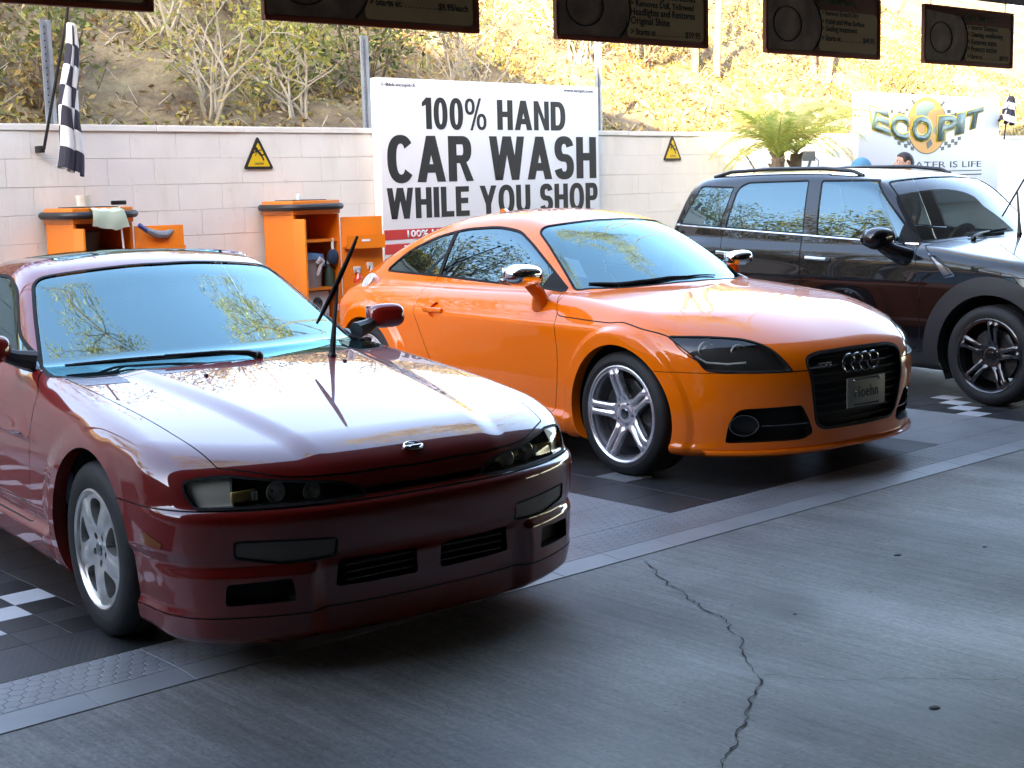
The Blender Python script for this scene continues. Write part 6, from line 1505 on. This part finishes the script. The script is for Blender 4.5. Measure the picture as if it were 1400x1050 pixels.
# ------------------------------------------------------------ two people behind the hatchback
SKIN = mat('skin', (.42, .24, .17), .5); HAIR = mat('dark_hair', (.014, .011, .010), .55, bump=.4, bscale=120); SHIRT = mat('grey_shirt', (.16, .17, .19), .85); TRS = mat('dark_trousers', (.03, .032, .04), .85); CAPB = mat('blue_cap', (.06, .22, .36), .8); SHOE = mat('dark_shoes', (.02, .02, .02), .6)
def person(label, loc, face_deg, height, cap):
    root = thing('person', label, 'person', loc, math.radians(face_deg)); k = height / 1.75
    v = [(0, 0, .95), (0, 0, 1.12), (.0, 0, 1.32), (-.01, 0, 1.46), (0, 0, 1.54)]; r_ = [(.15, .11), (.15, .105), (.17, .11), (.075, .07), (.058, .058)]; e = [(0, 1), (1, 2), (2, 3), (3, 4)]
    for sg in (-1, 1):
        n0 = len(v); v += [(0, sg * .17, 1.40), (-.02, sg * .24, 1.14), (.05, sg * .25, .90), (.08, sg * .25, .80)]; r_ += [(.065, .065), (.048, .048), (.036, .036), (.04, .022)]; e += [(2, n0), (n0, n0 + 1), (n0 + 1, n0 + 2), (n0 + 2, n0 + 3)]
        n0 = len(v); v += [(0, sg * .09, .86), (.02, sg * .10, .48), (-.02, sg * .10, .08), (.12, sg * .11, .04)]; r_ += [(.092, .092), (.062, .062), (.045, .045), (.042, .035)]; e += [(0, n0), (n0, n0 + 1), (n0 + 1, n0 + 2), (n0 + 2, n0 + 3)]
    me = bpy.data.meshes.new('body'); me.from_pydata([(a * k, b * k, c * k) for a, b, c in v], e, []); o = bpy.data.objects.new('body', me); COL.objects.link(o)
    md = o.modifiers.new('s', 'SKIN'); o.modifiers.new('u', 'SUBSURF').levels = 2
    for q, d in zip(me.skin_vertices[0].data, r_): q.radius = (d[0] * k, d[1] * k)
    me.skin_vertices[0].data[0].use_root = True
    dg_ = bpy.context.evaluated_depsgraph_get(); m2 = bpy.data.meshes.new_from_object(o.evaluated_get(dg_)); bpy.data.objects.remove(o); m2.name = 'body'
    for q in (SHIRT, TRS, SKIN, SHOE): m2.materials.append(q)
    for p in m2.polygons:
        c = p.center / k; p.material_index = 3 if c.z < .09 else (1 if c.z < .93 and abs(c.y) < .2 else (2 if c.z > 1.47 or (abs(c.y) > .2 and c.z < 1.10) else 0)); p.use_smooth = True
    link('body', m2, None, root)
    hz_ = 1.655 * k
    def head(P):
        x, y, z = P.T; sk = np.sqrt((x / .098) ** 2 + (y / .076) ** 2 + (z / .105) ** 2) - 1; jw = np.sqrt(((x - .028) / .062) ** 2 + (y / .055) ** 2 + ((z + .075) / .058) ** 2) - 1
        f = smin(sk * .08, jw * .05, .04); nose = np.sqrt(((x - .100) / .024) ** 2 + (y / .014) ** 2 + ((z + .018) / .028) ** 2) - 1; f = smin(f, nose * .018, .02)
        ey = np.sqrt(((x - .088) / .02) ** 2 + ((np.abs(y) - .032) / .018) ** 2 + ((z - .012) / .011) ** 2) - 1; f = smax(f, -ey * .012, .012); ear = np.sqrt(((x + .004) / .03) ** 2 + ((np.abs(y) - .080) / .012) ** 2 + ((z + .005) / .034) ** 2) - 1
        mth = np.sqrt(((x - .094) / .02) ** 2 + (y / .026) ** 2 + ((z + .062) / .006) ** 2) - 1
        return smax(smin(f, ear * .014, .008), -mth * .006, .006)
    s = Skin(head, (-.13, -.11, -.15), (.15, .11, .13), .008, 1); h = skin_part(s, np.ones(len(s.T), bool), 'head', SKIN, root); h.location = (.012, 0, hz_)
    ev = MB()
    for sg in (-1, 1): ev.ball((.083, sg * .032, .012), .009, 6)
    ev.build('eyes', WPL, h)
    def hair(P):
        x, y, z = P.T; f = (np.sqrt((x / .107) ** 2 + (y / .085) ** 2 + ((z - .006) / .112) ** 2) - 1) * .085; cutf = np.maximum((x - .045) * .8 - np.maximum(z - .055, 0) * 1.3, -(z + .055) + np.maximum(x + .02, 0) * 1.2); return smax(f, cutf * .8, .012)
    if not cap:
        s = Skin(hair, (-.14, -.12, -.14), (.16, .12, .15), .008, 1); skin_part(s, np.ones(len(s.T), bool), 'hair', HAIR, h)
    else:
        def capf(P):
            x, y, z = P.T; f = (np.sqrt((x / .112) ** 2 + (y / .092) ** 2 + ((z - .01) / .118) ** 2) - 1) * .09; f = smax(f, .035 - z, .008); b = np.maximum(np.maximum(np.abs(z - .036) - .006, np.hypot(x - .06, y) - .115), .05 - x); return smin(f, b, .006)
        s = Skin(capf, (-.14, -.13, -.02), (.21, .13, .15), .008, 1); skin_part(s, np.ones(len(s.T), bool), 'cap', CAPB, h)
        def hair2(P): return smax(hair(P), P[:, 2] - .03, .006)
        s = Skin(hair2, (-.14, -.12, -.14), (.16, .12, .15), .008, 1); skin_part(s, np.ones(len(s.T), bool), 'hair', HAIR, h)
person('dark haired person standing behind the hatchback roof, only the head showing', (13.30, 8.60, 0), 150, 1.745, False)
person('person in a light blue cap mostly hidden behind the hatchback roof', (12.55, 8.62, 0), 150, 1.68, True)
import time as _t
t0 = _t.time()
build_red(); print('red', _t.time() - t0); t0 = _t.time()
build_orange(); print('orange', _t.time() - t0); t0 = _t.time()
build_black(); print('black', _t.time() - t0)
